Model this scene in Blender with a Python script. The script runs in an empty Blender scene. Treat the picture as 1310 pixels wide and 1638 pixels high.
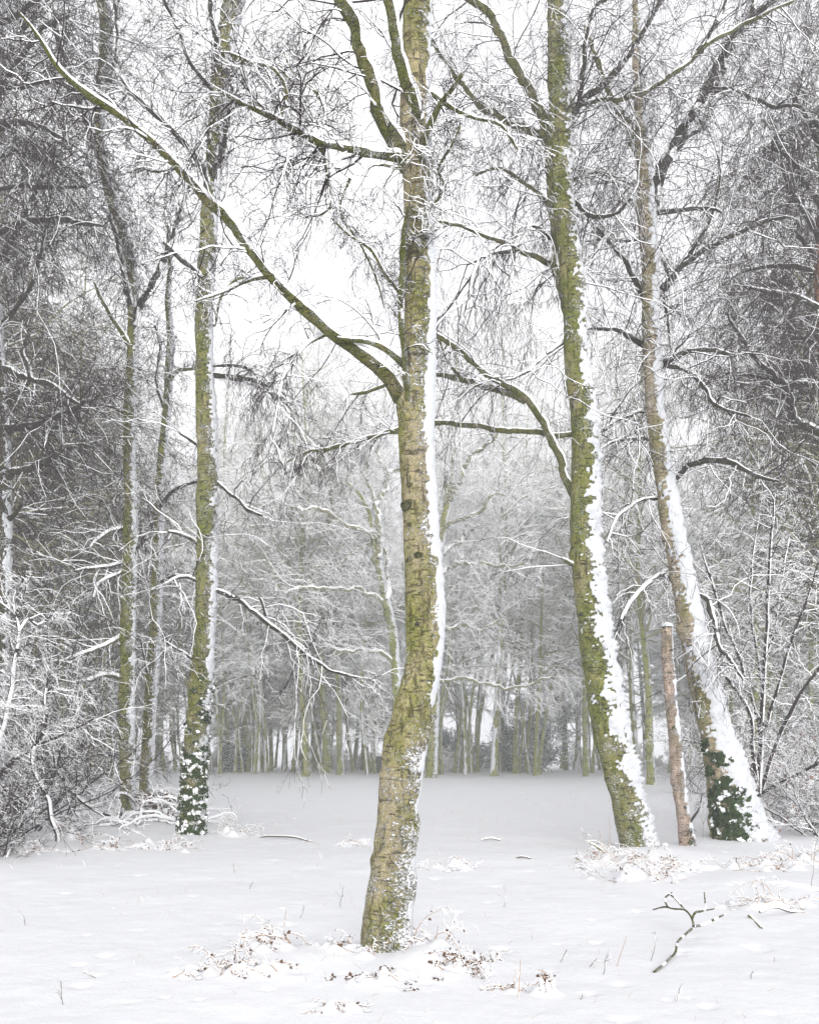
import bpy, math, random
import numpy as np
from mathutils import Vector
R_ = math.radians
sc = bpy.context.scene
COL = sc.collection

# ------------------------------------------------------------------ camera
F, CX, HY, CAMH = 1500.0, 655.0, 1195.0, 1.6      # focal length / principal point in photo pixels, eye height
cam_d = bpy.data.cameras.new("camera"); cam = bpy.data.objects.new("camera", cam_d); COL.objects.link(cam)
cam.location = (0, 0, CAMH); cam.rotation_euler = (R_(90), 0, 0)
cam_d.sensor_fit = 'HORIZONTAL'; cam_d.sensor_width = 36; cam_d.lens = 36 * F / 1310
cam_d.shift_y = (HY - 819) / 1310; cam_d.clip_end = 2000
sc.camera = cam

# ------------------------------------------------------------------ sky and sun (overcast)
SUN_EL, SUN_AZ = 13.0, 172.0                       # azimuth clockwise from +Y: behind the camera, right
w = bpy.data.worlds.new("World"); sc.world = w; w.use_nodes = True
nt = w.node_tree; nt.nodes.clear()
out = nt.nodes.new('ShaderNodeOutputWorld'); bg = nt.nodes.new('ShaderNodeBackground')
sky = nt.nodes.new('ShaderNodeTexSky'); sky.sky_type = 'NISHITA'; sky.sun_disc = False
sky.sun_elevation = R_(SUN_EL); sky.sun_rotation = R_(SUN_AZ)
sky.air_density = 1.0; sky.dust_density = 4.0; sky.ozone_density = 1.0
hs = nt.nodes.new('ShaderNodeHueSaturation'); hs.inputs['Saturation'].default_value = 0.08
nt.links.new(sky.outputs[0], hs.inputs['Color'])
mixc = nt.nodes.new('ShaderNodeMix'); mixc.data_type = 'RGBA'; mixc.inputs[0].default_value = 0.6
nt.links.new(hs.outputs[0], mixc.inputs[6]); tcw = nt.nodes.new('ShaderNodeTexCoord'); nzw = nt.nodes.new('ShaderNodeTexNoise'); nzw.inputs['Scale'].default_value = 2.2; nzw.inputs['Detail'].default_value = 3
crw = nt.nodes.new('ShaderNodeValToRGB'); crw.color_ramp.elements[0].position = .36; crw.color_ramp.elements[1].position = .62
crw.color_ramp.elements[0].color = (.72, .70, .74, 1); crw.color_ramp.elements[1].color = (.98, .975, 1.0, 1)      # soft uneven cloud deck
vmw = nt.nodes.new('ShaderNodeVectorMath'); vmw.operation = 'SCALE'; vmw.inputs['Scale'].default_value = 14.4
nt.links.new(tcw.outputs['Generated'], nzw.inputs['Vector']); nt.links.new(nzw.outputs[0], crw.inputs[0]); nt.links.new(crw.outputs[0], vmw.inputs[0]); nt.links.new(vmw.outputs[0], mixc.inputs[7])
nt.links.new(mixc.outputs[2], bg.inputs['Color']); bg.inputs['Strength'].default_value = 0.10
nt.links.new(bg.outputs[0], out.inputs['Surface'])
sl = bpy.data.lights.new("sun", 'SUN'); sl.energy = 1.5; sl.angle = R_(35); sl.color = (1, .975, .94)
so = bpy.data.objects.new("sun", sl); COL.objects.link(so)
sdir = Vector((math.sin(R_(SUN_AZ)) * math.cos(R_(SUN_EL)), math.cos(R_(SUN_AZ)) * math.cos(R_(SUN_EL)), math.sin(R_(SUN_EL))))
so.rotation_euler = sdir.to_track_quat('Z', 'Y').to_euler()
sc.view_settings.view_transform = 'Standard'; sc.view_settings.look = 'None'
sc.view_settings.exposure = 0.60; sc.view_settings.gamma = 1.0
sc.render.engine = 'CYCLES'
cy = sc.cycles
cy.max_bounces = 12; cy.diffuse_bounces = 10; cy.glossy_bounces = 1; cy.transmission_bounces = 1; cy.volume_bounces = 1
cy.transparent_max_bounces = 8; cy.caustics_reflective = False; cy.caustics_refractive = False
cy.use_denoising = True
cy.use_adaptive_sampling = False
sc.render.filter_size = 1.2 if hasattr(sc.render, 'filter_size') else 1.5

# ------------------------------------------------------------------ numeric helpers
def hash3(i, j, k, seed):
    h = (i * 374761393 + j * 668265263 + k * 2147483647 + seed * 1274126177) & 0xffffffff
    h = ((h ^ (h >> 13)) * 1274126177) & 0xffffffff
    h = h ^ (h >> 16)
    return (h & 0xffffff) / float(0xffffff)
def vnoise(p, seed=0):
    p = np.asarray(p, float); f = np.floor(p).astype(np.int64); u = p - f; u = u * u * (3 - 2 * u)
    i, j, k = f[..., 0], f[..., 1], f[..., 2]; x, y, z = u[..., 0], u[..., 1], u[..., 2]
    r = 0
    for a in (0, 1):
        for b in (0, 1):
            for c in (0, 1):
                r = r + hash3(i + a, j + b, k + c, seed) * (x if a else 1 - x) * (y if b else 1 - y) * (z if c else 1 - z)
    return r * 2 - 1
def fbm(p, o=3, seed=0):
    s, a, t = 0, 1.0, 0
    p = np.asarray(p, float)
    for q in range(o):
        s = s + a * vnoise(p * 2 ** q + 17.3 * q, seed + q); t += a; a *= .5
    return s / t
def norm(v): return v / np.maximum(np.linalg.norm(v, axis=-1, keepdims=True), 1e-9)
def at(px, py, Y): return np.array([(px - CX) * Y / F, Y, CAMH + (HY - py) * Y / F])

BUMPS = []                                         # snow mounds: x, y, radius, height
def ground(x, y):
    x = np.asarray(x, float); y = np.asarray(y, float)
    p = np.stack([x, y, np.zeros_like(x)], -1)
    far = np.clip((y - 8) / 50, 0, 1)
    z = 0.10 * far * fbm(p / 14.0, 2, 5) + 0.030 * fbm(p / 1.9, 2, 9) + 0.014 * fbm(p / .45, 2, 3) + 0.004 * fbm(p / .13, 2, 4)
    if x.ndim == 0: x = x[None]; y = y[None]; z = np.asarray(z)[None]; sc0 = True
    else: sc0 = False
    z = np.array(z); yr = y.ravel(); srt = np.argsort(yr, kind='stable'); ys_ = yr[srt]; xf = x.ravel(); zf = z.ravel()
    for bx, by, br, bh in BUMPS:
        a, b = np.searchsorted(ys_, [by - 3 * br, by + 3 * br]); k = srt[a:b]
        if len(k) == 0: continue
        k = k[np.abs(xf[k] - bx) < 3 * br]; d2 = ((xf[k] - bx) ** 2 + (yr[k] - by) ** 2) / br ** 2
        zf[k] += bh * np.exp(-d2 * (1.0 if br > .2 else 1.0 + .5 * d2))
    z = zf.reshape(z.shape)
    return z[0] if sc0 else z
def Yof(py): return 1.6 * F / (py - HY)
def gpt(px, py):
    Y = Yof(py); x = (px - CX) * Y / F
    return np.array([x, Y, float(ground(x, Y))])

# ------------------------------------------------------------------ materials
def mat(name):
    m = bpy.data.materials.new(name); m.use_nodes = True
    n = m.node_tree; b = n.nodes['Principled BSDF']; b.inputs['Specular IOR Level'].default_value = .2
    return m, n, b
def N(n, t, **kw):
    x = n.nodes.new(t)
    for k, v in kw.items(): setattr(x, k, v)
    return x
def noise(n, vec, scale, detail=3, rough=.55):
    x = N(n, 'ShaderNodeTexNoise'); x.inputs['Scale'].default_value = scale; x.inputs['Detail'].default_value = detail
    x.inputs['Roughness'].default_value = rough; n.links.new(vec, x.inputs['Vector']); return x.outputs[0]
def ramp(n, fac, stops):
    r = N(n, 'ShaderNodeValToRGB'); e = r.color_ramp.elements
    while len(e) < len(stops): e.new(.5)
    for q, (p, c) in enumerate(stops):
        e[q].position = p; e[q].color = (c, c, c, 1) if isinstance(c, (int, float)) else (*c, 1)
    n.links.new(fac, r.inputs[0]); return r.outputs[0]
def mix(n, fac, a, b):
    m = N(n, 'ShaderNodeMix', data_type='RGBA')
    for s, v in ((0, fac), (6, a), (7, b)):
        if isinstance(v, (int, float)): m.inputs[s].default_value = v
        elif isinstance(v, tuple): m.inputs[s].default_value = (*v, 1)
        else: n.links.new(v, m.inputs[s])
    return m.outputs[2]
def math_(n, op, a, b=0.0, clamp=False):
    m = N(n, 'ShaderNodeMath', operation=op, use_clamp=clamp)
    for s, v in ((0, a), (1, b)):
        if isinstance(v, (int, float)): m.inputs[s].default_value = v
        else: n.links.new(v, m.inputs[s])
    return m.outputs[0]
def mapv(n, vec, sx, sy, sz):
    m = N(n, 'ShaderNodeMapping'); m.inputs['Scale'].default_value = (sx, sy, sz); n.links.new(vec, m.inputs[0]); return m.outputs[0]
def bump(n, b, h, strength, dist):
    x = N(n, 'ShaderNodeBump'); x.inputs['Strength'].default_value = strength; x.inputs['Distance'].default_value = dist
    n.links.new(h, x.inputs['Height']); n.links.new(x.outputs[0], b.inputs['Normal'])

SNOWC = (.93, .94, .955)
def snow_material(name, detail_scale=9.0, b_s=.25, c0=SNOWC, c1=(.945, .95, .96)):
    m, n, b = mat(name); b.inputs['Roughness'].default_value = .65
    tc = N(n, 'ShaderNodeTexCoord'); o = tc.outputs['Object']
    c = mix(n, noise(n, o, 1.7, 3), c0, c1); n.links.new(c, b.inputs['Base Color'])
    h = math_(n, 'ADD', noise(n, o, detail_scale, 5, .6), math_(n, 'MULTIPLY', noise(n, o, detail_scale * 8, 2), .12))
    bump(n, b, h, b_s, .04); return m
M_SNOW = snow_material("snow_on_branch")
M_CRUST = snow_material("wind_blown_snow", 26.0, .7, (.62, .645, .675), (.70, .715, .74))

def bark_material(name, tan, green, dark, moss=.5, snow=.0, fissure=.5, sc_=1.0, low=0.0, lent=1.0, fl=0.0):
    """mottled bark: pale plates, green algae, dark lenticel bands and fissures, bits of snow held on ledges"""
    m, n, b = mat(name); b.inputs['Roughness'].default_value = .85
    tc = N(n, 'ShaderNodeTexCoord'); o = tc.outputs['Object']
    big = noise(n, mapv(n, o, 1, 1, .45), 2.6 * sc_, 4, .6)
    fine = noise(n, o, 55 * sc_, 4, .7)
    mid = noise(n, mapv(n, o, 1, 1, 1.6), 14 * sc_, 4, .65)
    tanc = mix(n, ramp(n, fine, [(.32, 0.0), (.68, 1.0)]), tuple(v * .55 for v in tan), tuple(min(1, v * 1.35) for v in tan))
    grc = mix(n, fine, tuple(v * .5 for v in green), tuple(v * 1.5 for v in green))
    if fl:                                          # pale flaking skin and lichen specks
        sp = noise(n, mapv(n, o, 1, 1, 1.5), 80 * sc_, 4, .8); tanc = mix(n, math_(n, 'MULTIPLY', ramp(n, sp, [(.54, 0.0), (.60, 1.0)]), fl), tanc, (.50, .45, .35))
        tanc = mix(n, math_(n, 'MULTIPLY', ramp(n, sp, [(.38, 1.0), (.43, 0.0)]), fl), tanc, (.10, .085, .05))
    gf = ramp(n, math_(n, 'ADD', math_(n, 'MULTIPLY', big, .7), math_(n, 'MULTIPLY', mid, .3)), [(.5 - .25 * moss - .02, 0.0), (.60 - .25 * moss + .06, 1.0)])
    c = mix(n, gf, tanc, grc)
    cream = ramp(n, noise(n, mapv(n, o, 1.4, 1.4, .8), 3.4 * sc_, 5, .65), [(.54, 0.0), (.66, .7)])
    c = mix(n, cream, c, mix(n, fine, tuple(v * .9 for v in tan), tuple(min(1, v * 1.9) for v in tan)))
    streak = ramp(n, noise(n, mapv(n, o, 5, 5, .5), 1.3 * sc_, 4, .6), [(.54, 0.0), (.72, .6)]); c = mix(n, streak, c, tuple(v * .40 for v in tan))
    # horizontal lenticels / old branch collars
    band = noise(n, mapv(n, o, 3.0, 3.0, 16.0), 2.2 * sc_, 4, .7)
    bandf = ramp(n, band, [(.575, 0.0), (.63, lent)])
    # vertical fissures
    fis = noise(n, mapv(n, o, 9.0, 9.0, 2.0), 2.6 * sc_, 5, .7)
    v = N(n, 'ShaderNodeTexVoronoi', feature='DISTANCE_TO_EDGE'); v.inputs['Scale'].default_value = 7.5 * sc_
    wv = N(n, 'ShaderNodeMix', data_type='VECTOR'); wv.inputs[0].default_value = .34
    nz = N(n, 'ShaderNodeTexNoise'); nz.inputs['Scale'].default_value = 9 * sc_; n.links.new(o, nz.inputs['Vector'])
    n.links.new(mapv(n, o, 1.6, 1.6, .62), wv.inputs[4]); n.links.new(nz.outputs['Color'], wv.inputs[5])
    n.links.new(wv.outputs[1], v.inputs['Vector'])
    crack = ramp(n, v.outputs['Distance'], [(.015, 1.0), (.07, 0.0)])
    crack = math_(n, 'MULTIPLY', crack, ramp(n, math_(n, 'ADD', math_(n, 'MULTIPLY', mid, .5), math_(n, 'MULTIPLY', big, .5)), [(.47, 0.0), (.58, 1.0)]))
    df = math_(n, 'MAXIMUM', math_(n, 'MULTIPLY', ramp(n, fis, [(.56, 0.0), (.66, 1.0)]), fissure), bandf)
    df = math_(n, 'MAXIMUM', df, math_(n, 'MULTIPLY', crack, fissure * .9))
    c = mix(n, df, c, dark)
    h = math_(n, 'SUBTRACT', math_(n, 'ADD', mid, math_(n, 'MULTIPLY', fine, .5)), math_(n, 'MULTIPLY', df, .8))
    if snow > 0:
        geo = N(n, 'ShaderNodeNewGeometry'); dp = N(n, 'ShaderNodeVectorMath', operation='DOT_PRODUCT'); n.links.new(geo.outputs['Normal'], dp.inputs[0]); dp.inputs[1].default_value = (.93, -.25, .26)
        ww = N(n, 'ShaderNodeMapRange'); ww.inputs[1].default_value = .0; ww.inputs[2].default_value = .95; ww.inputs[3].default_value = 0.0; ww.inputs[4].default_value = .075; n.links.new(dp.outputs['Value'], ww.inputs[0])
        s1 = noise(n, mapv(n, o, 1, 1, 1.5), 42 * sc_, 5, .8); s2 = noise(n, o, 4 * sc_, 2)
        sf = math_(n, 'ADD', math_(n, 'MULTIPLY', s1, .75), math_(n, 'MULTIPLY', s2, .25)); sf = math_(n, 'ADD', sf, ww.outputs[0])
        if low:                                     # more held on the rough bark at the foot
            sep = N(n, 'ShaderNodeSeparateXYZ'); n.links.new(o, sep.inputs[0])
            lw = N(n, 'ShaderNodeMapRange'); lw.inputs[1].default_value = low; lw.inputs[2].default_value = 0.0
            lw.inputs[3].default_value = 0.0; lw.inputs[4].default_value = .055; n.links.new(sep.outputs[2], lw.inputs[0])
            sf = math_(n, 'ADD', sf, lw.outputs[0])
        t = .66 - .16 * snow
        sf = ramp(n, sf, [(t, 0.0), (t + .03, 1.0)])
        c = mix(n, sf, c, SNOWC); h = math_(n, 'ADD', h, math_(n, 'MULTIPLY', sf, .8))
    n.links.new(c, b.inputs['Base Color']); bump(n, b, h, 1.0, .035); return m

TAN, GRN, DRK = (.40, .345, .22), (.225, .235, .055), (.035, .03, .018)
B_MAIN = bark_material("birch_bark_mottled", (.37, .315, .18), (.205, .215, .04), (.06, .05, .03), .24, .54, .75, 1.0, low=1.5, lent=.75, fl=.95)
B_GREEN = bark_material("birch_bark_green", (.26, .23, .105), (.165, .18, .03), (.022, .022, .012), .52, .58, .8, .9, low=.8, lent=1.0, fl=.5)
B_LIMB = bark_material("limb_bark_mottled", (.21, .185, .085), (.15, .165, .03), (.03, .028, .015), .55, .58, .6, 2.2, lent=.8, fl=.4)
B_LDARK = bark_material("limb_bark_dark", (.075, .062, .045), (.05, .052, .025), (.015, .013, .01), .3, .58, .5, 2.2, lent=.6)
B_PINK = bark_material("birch_bark_pink", (.58, .44, .36), (.34, .28, .17), (.035, .025, .02), .06, .56, .55, 1.6, lent=1.0, fl=.3)
B_TAN = bark_material("birch_bark_tan", (.45, .37, .25), (.25, .24, .09), (.045, .035, .025), .2, .62, .45, 1.0, lent=1.0)
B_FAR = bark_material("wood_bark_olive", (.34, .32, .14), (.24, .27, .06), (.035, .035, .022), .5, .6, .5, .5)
B_RED = bark_material("pine_bark_reddish", (.30, .15, .09), (.20, .13, .08), (.05, .03, .025), .2, .4, .6, .6)
B_DARKT = bark_material("bark_dark", (.10, .085, .06), (.075, .08, .03), (.02, .018, .014), .4, .45, .5, .8)
def twig_material(name, a, b_):
    m, n, b = mat(name); b.inputs['Roughness'].default_value = .8
    tc = N(n, 'ShaderNodeTexCoord'); c = mix(n, noise(n, tc.outputs['Object'], 6, 2), a, b_)
    n.links.new(c, b.inputs['Base Color']); return m
T_GREEN = twig_material("limb_bark_green", (.10, .10, .03), (.26, .25, .085))
T_DARK = twig_material("twig_bark_dark", (.018, .013, .013), (.045, .034, .032))
T_MID = twig_material("twig_bark_grey", (.07, .065, .05), (.14, .13, .085))
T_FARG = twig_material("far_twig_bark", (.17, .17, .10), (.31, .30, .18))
T_RUST = twig_material("dead_bracken_stalk", (.30, .17, .09), (.50, .36, .24))
M_LEAF = twig_material("dead_leaf_brown", (.07, .04, .025), (.16, .09, .05))
M_REDLEAF = twig_material("dead_leaf_russet", (.22, .09, .06), (.35, .17, .12))
M_IVY = twig_material("ivy_leaf", (.018, .035, .012), (.05, .08, .025))
M_HOLLY = twig_material("evergreen_leaf", (.03, .06, .04), (.07, .11, .075))

# ------------------------------------------------------------------ objects
def empty(name, loc, label, cat, group=None):
    o = bpy.data.objects.new(name, None); COL.objects.link(o); o.location = tuple(float(v) for v in loc)
    o.empty_display_size = .3
    o['label'] = label; o['category'] = cat
    if group: o['group'] = group
    return o
def mesh(name, V, Q, mats, MI=None, parent=None, smooth=True):
    """V n x 3 world, Q m x 4 (or m x 3)"""
    me = bpy.data.meshes.new(name); V = np.asarray(V, np.float32); Q = np.asarray(Q, np.int32)
    if parent is not None: V = V - np.array(parent.location, np.float32)
    k = Q.shape[1]
    me.vertices.add(len(V)); me.vertices.foreach_set('co', V.ravel())
    me.loops.add(Q.size); me.loops.foreach_set('vertex_index', Q.ravel())
    me.polygons.add(len(Q)); me.polygons.foreach_set('loop_start', np.arange(0, Q.size, k, dtype=np.int32))
    try: me.polygons.foreach_set('loop_total', np.full(len(Q), k, np.int32))
    except Exception: pass
    for m in mats: me.materials.append(m)
    if MI is not None: me.polygons.foreach_set('material_index', np.asarray(MI, np.int32))
    me.polygons.foreach_set('use_smooth', np.full(len(Q), bool(smooth)))
    me.update(calc_edges=True)
    o = bpy.data.objects.new(name, me); COL.objects.link(o)
    if parent is not None: o.parent = parent
    return o

WIND = norm(np.array([.62, -.22, .75]))
class Tubes:
    """collects bundles of tubes with snow lying on their upper, windward side"""
    def __init__(s): s.V = []; s.Q = []; s.M = []; s.n = 0
    def add(s, P, R, sides=4, load=1.0, mi=0, smi=1, gap=.25, seed=0, snowscale=1.0, flat=.75, nf=7.0):
        P = np.asarray(P, float); R = np.asarray(R, float)
        if P.ndim == 2: P = P[None]; R = R[None]
        K, n, _ = P.shape
        if K == 0: return
        T = np.empty_like(P); T[:, 1:-1] = P[:, 2:] - P[:, :-2]; T[:, 0] = P[:, 1] - P[:, 0]; T[:, -1] = P[:, -1] - P[:, -2]
        T = norm(T)
        W = np.broadcast_to(WIND, T.shape); U = W - (W * T).sum(-1, keepdims=True) * T
        amt = np.linalg.norm(U, axis=-1)
        alt = np.cross(T, np.broadcast_to(np.array([0, 1.0, 0.02]), T.shape))
        U = norm(np.where(amt[..., None] < .12, alt, U)); S = np.cross(T, U)
        nz = vnoise(P * nf + seed, seed) * .5 + .5 if gap > 0 else np.ones(P.shape[:2])
        th = (np.clip(R * flat + .0035, 0, .032) * snowscale) * np.clip(amt * 1.35 - .30, 0, 1) * load * (.55 + .9 * nz)
        th = np.where(nz < gap, 0, th); th[:, -1] *= .2
        a = np.arange(sides) * 2 * math.pi / sides; ca, sa = np.cos(a), np.sin(a)
        top = np.clip(ca, 0, 1) ** (.6 if sides < 10 else 1.0)
        ring = P[:, :, None] + R[:, :, None, None] * (ca[None, None, :, None] * U[:, :, None] + sa[None, None, :, None] * S[:, :, None])
        ring = ring + (th[:, :, None] * top[None, None])[..., None] * (U[:, :, None] * .5 + np.array([.05, 0, .5]))
        ring = ring + (th[:, :, None] * top[None, None] * .35 * sa[None, None])[..., None] * S[:, :, None]
        s.V.append(ring.reshape(-1, 3))
        idx = np.arange(K * n * sides).reshape(K, n, sides) + s.n; s.n += K * n * sides
        nx = np.roll(idx, -1, axis=2)
        q = np.stack([idx[:, :-1], nx[:, :-1], nx[:, 1:], idx[:, 1:]], -1)
        s.Q.append(q.reshape(-1, 4))
        am = (a + math.pi / sides); up = np.cos(am) > (.35 if sides >= 10 else 1e-6)
        tm = (th[:, :-1] + th[:, 1:]) * .5 > .0012
        m = np.where(up[None, None] & tm[:, :, None], smi, mi)
        s.M.append(m.reshape(-1).astype(np.int32))
    def build(s, name, mats, parent, smooth=True):
        if not s.V: return None
        return mesh(name, np.concatenate(s.V), np.concatenate(s.Q), mats, np.concatenate(s.M), parent, smooth)

def grow(p, d, L, r0, n, wig, trop, rng, taper=.75, endr=None, kink=0.0):
    """vectorised polylines: p,d k x 3, L,r0 k -> P k x n x 3, R k x n"""
    K = len(p); P = np.empty((K, n, 3)); P[:, 0] = p; d = norm(d); st = (L / (n - 1))[:, None]
    sid = rng.normal(size=(K, 3))
    for i in range(1, n):
        kk = rng.normal(size=(K, 3)) * wig
        if kink: kk = kk + sid * kink * (1 if i % 2 else -1)
        d = norm(d + kk + np.array([0, 0, trop])); P[:, i] = P[:, i - 1] + d * st
    t = np.linspace(0, 1, n)[None]
    R = r0[:, None] * (1 - taper * t) if endr is None else r0[:, None] + (endr - r0[:, None]) * t
    return P, R
def kids(P, R, L, cnt, tmin, alo, ahi, ratio, rr, rng, up=0.0, tmax=1.0, bal=.55):
    """child starts spread along each polyline"""
    K, n, _ = P.shape
    t = tmin + (tmax - tmin) * (np.arange(cnt)[None] + rng.random((K, cnt))) / cnt
    f = t * (n - 1); i = np.minimum(f.astype(int), n - 2); u = f - i; k = np.arange(K)[:, None]
    A, B = P[k, i], P[k, i + 1]; p = A + (B - A) * u[..., None]; T = norm(B - A)
    r = R[k, i] * (1 - u) + R[k, i + 1] * u
    x = rng.normal(size=T.shape); x = norm(x - (x * T).sum(-1, keepdims=True) * T)
    x = norm(x + np.array([0, 0, up])); x = norm(x - .999 * (x * T).sum(-1, keepdims=True) * T)
    a = alo + (ahi - alo) * rng.random((K, cnt)); d = np.cos(a)[..., None] * T + np.sin(a)[..., None] * x
    l = np.asarray(L)[:, None] * ratio * (1 - bal * t) * (.6 + .8 * rng.random((K, cnt)))
    return p.reshape(-1, 3), d.reshape(-1, 3), l.ravel(), (r * rr).ravel()
def smooth_line(pts, step):
    """Catmull-Rom through pts (n x m), resampled about every step"""
    P = np.asarray(pts, float); P = np.vstack([2 * P[0] - P[1], P, 2 * P[-1] - P[-2]]); o = []
    for i in range(1, len(P) - 2):
        L = np.linalg.norm(P[i + 1][:3] - P[i][:3]); k = max(1, int(round(L / step)))
        for q in range(k):
            t = q / k
            o.append(.5 * (2 * P[i] + (P[i + 1] - P[i - 1]) * t + (2 * P[i - 1] - 5 * P[i] + 4 * P[i + 1] - P[i + 2]) * t * t
                           + (-P[i - 1] + 3 * P[i] - 3 * P[i + 1] + P[i + 2]) * t ** 3))
    o.append(P[-2]); return np.array(o)
def plen(P): return float(np.linalg.norm(np.diff(P, axis=0), axis=1).sum())

def twigs_on(tb, P, R, rng, dens, L1=(.5, 1.3), n2=5, n3=4, wig=.28, droop=-.10, load=.55, tmin=.1, mi=2, up=.1, fine=.0022, gap=.42, rr=.45, sides=4, k1=1.0):
    """three orders of twigs on a traced limb (P n x 3, R n)"""
    Lm = plen(P); cnt = max(2, int(Lm * dens)); P = P[None]; R = R[None]
    p, d, l, r = kids(P, R, np.array([1.0]), cnt, tmin, .6, 1.25, 1, rr, rng, up)
    l = (L1[0] + (L1[1] - L1[0]) * rng.random(len(l)) ** 1.5); r = np.clip(r, fine * 1.6, .011) * (.7 + .5 * rng.random(len(r)))
    r = np.minimum(r, .0045 + l * .006)
    A, RA = grow(p, d, l, r, 9, wig * .8, droop * .35, rng, .7, kink=.10)
    tb.add(A, np.maximum(RA, fine), sides, load * 1.2, mi, 1, gap * .7, 1)
    p, d, l, r = kids(A, RA, l, n2, .12, .5, 1.2, .55 * k1, .65, rng, .05)
    B, RB = grow(p, d, l, np.maximum(r, fine), 6, wig, droop * .8, rng, .6, kink=.12)
    tb.add(B, np.maximum(RB, fine * .85), sides, load * .7, mi, 1, gap, 2)
    if n3:
        p, d, l, r = kids(B, RB, l, n3, .2, .4, 1.1, .6, .7, rng, 0)
        C, RC = grow(p, d, np.maximum(l, .09), np.maximum(r, fine * .8), 5, wig * 1.1, droop * 1.4, rng, .5, kink=.12)
        tb.add(C, np.maximum(RC, fine * .7), 3 if sides == 3 else 4, load * .6, mi, 1, gap + .08, 3)

def trunk_mesh(name, line, mats, parent, sides=28, amp=.03, seed=0, knots=12, rough=1.0, cap=True):
    """line n x 4 (xyz + radius); round-ish trunk with swellings, collars and bark relief"""
    rng = np.random.default_rng(seed); P, R = line[:, :3], line[:, 3]; n = len(P)
    T = np.gradient(P, axis=0); T = norm(T); X = norm(np.cross(np.broadcast_to([0, 1.0, 0], T.shape), T)); Y = np.cross(T, X)
    a = np.arange(sides) * 2 * math.pi / sides
    D = np.cos(a)[None, :, None] * X[:, None] + np.sin(a)[None, :, None] * Y[:, None]
    base = P[:, None] + D * R[:, None, None]
    rel = fbm(base * np.array([5, 5, 2.2]), 3, seed) * amp * 1.0 + fbm(base * np.array([22, 22, 11]), 3, seed + 7) * amp * .35 * rough
    s = np.concatenate([[0], np.cumsum(np.linalg.norm(np.diff(P, axis=0), axis=1))])
    for q in range(knots):
        s0 = rng.random() * s[-1]; a0 = rng.random() * 6.28; w_ = .05 + .06 * rng.random()
        da = np.abs((a[None] - a0 + math.pi) % (2 * math.pi) - math.pi) * R[:, None]
        g = np.exp(-((s[:, None] - s0) / w_) ** 2 - (da / (w_ * .9)) ** 2); rel = rel + g * amp * (.9 + rng.random())
        rel = rel - np.exp(-((s[:, None] - s0 + w_ * .2) / (w_ * .35)) ** 2 - (da / (w_ * .35)) ** 2) * amp * 1.5
    hz = P[:, 2] - P[0, 2]; rel = rel + (R[:, None] * .30 * np.exp(-hz / .22)[:, None] * (.4 + np.cos(5 * a + seed)[None] * .6 + .4 * np.cos(3 * a + 2)[None])) / np.clip(R / .15, .25, 1.3)[:, None]
    V = base + D * (rel * np.clip(R / .15, .25, 1.3)[:, None])[..., None]
    idx = np.arange(n * sides).reshape(n, sides); nx = np.roll(idx, -1, 1)
    Q = np.stack([idx[:-1], nx[:-1], nx[1:], idx[1:]], -1).reshape(-1, 4); V = V.reshape(-1, 3)
    if cap:
        c = len(V); V = np.vstack([V, P[-1][None] + T[-1] * R[-1] * .3]); e = idx[-1]
        Q = np.vstack([Q, np.stack([e, np.roll(e, -1), np.full(sides, c), np.full(sides, c)], -1)[::1]])
        # degenerate quads are split into triangles below
        Qt = Q[:-sides]; tri = Q[-sides:, :3]
        me_o = mesh(name, V, Qt, mats, None, parent, True)
        capo = me_o.data
        import bmesh
        bm = bmesh.new(); bm.from_mesh(capo); bm.verts.ensure_lookup_table()
        for t in tri:
            try: bm.faces.new([bm.verts[int(v)] for v in t]).smooth = True
            except ValueError: pass
        bm.to_mesh(capo); bm.free(); return me_o
    return mesh(name, V, Q, mats, None, parent, True)

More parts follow.
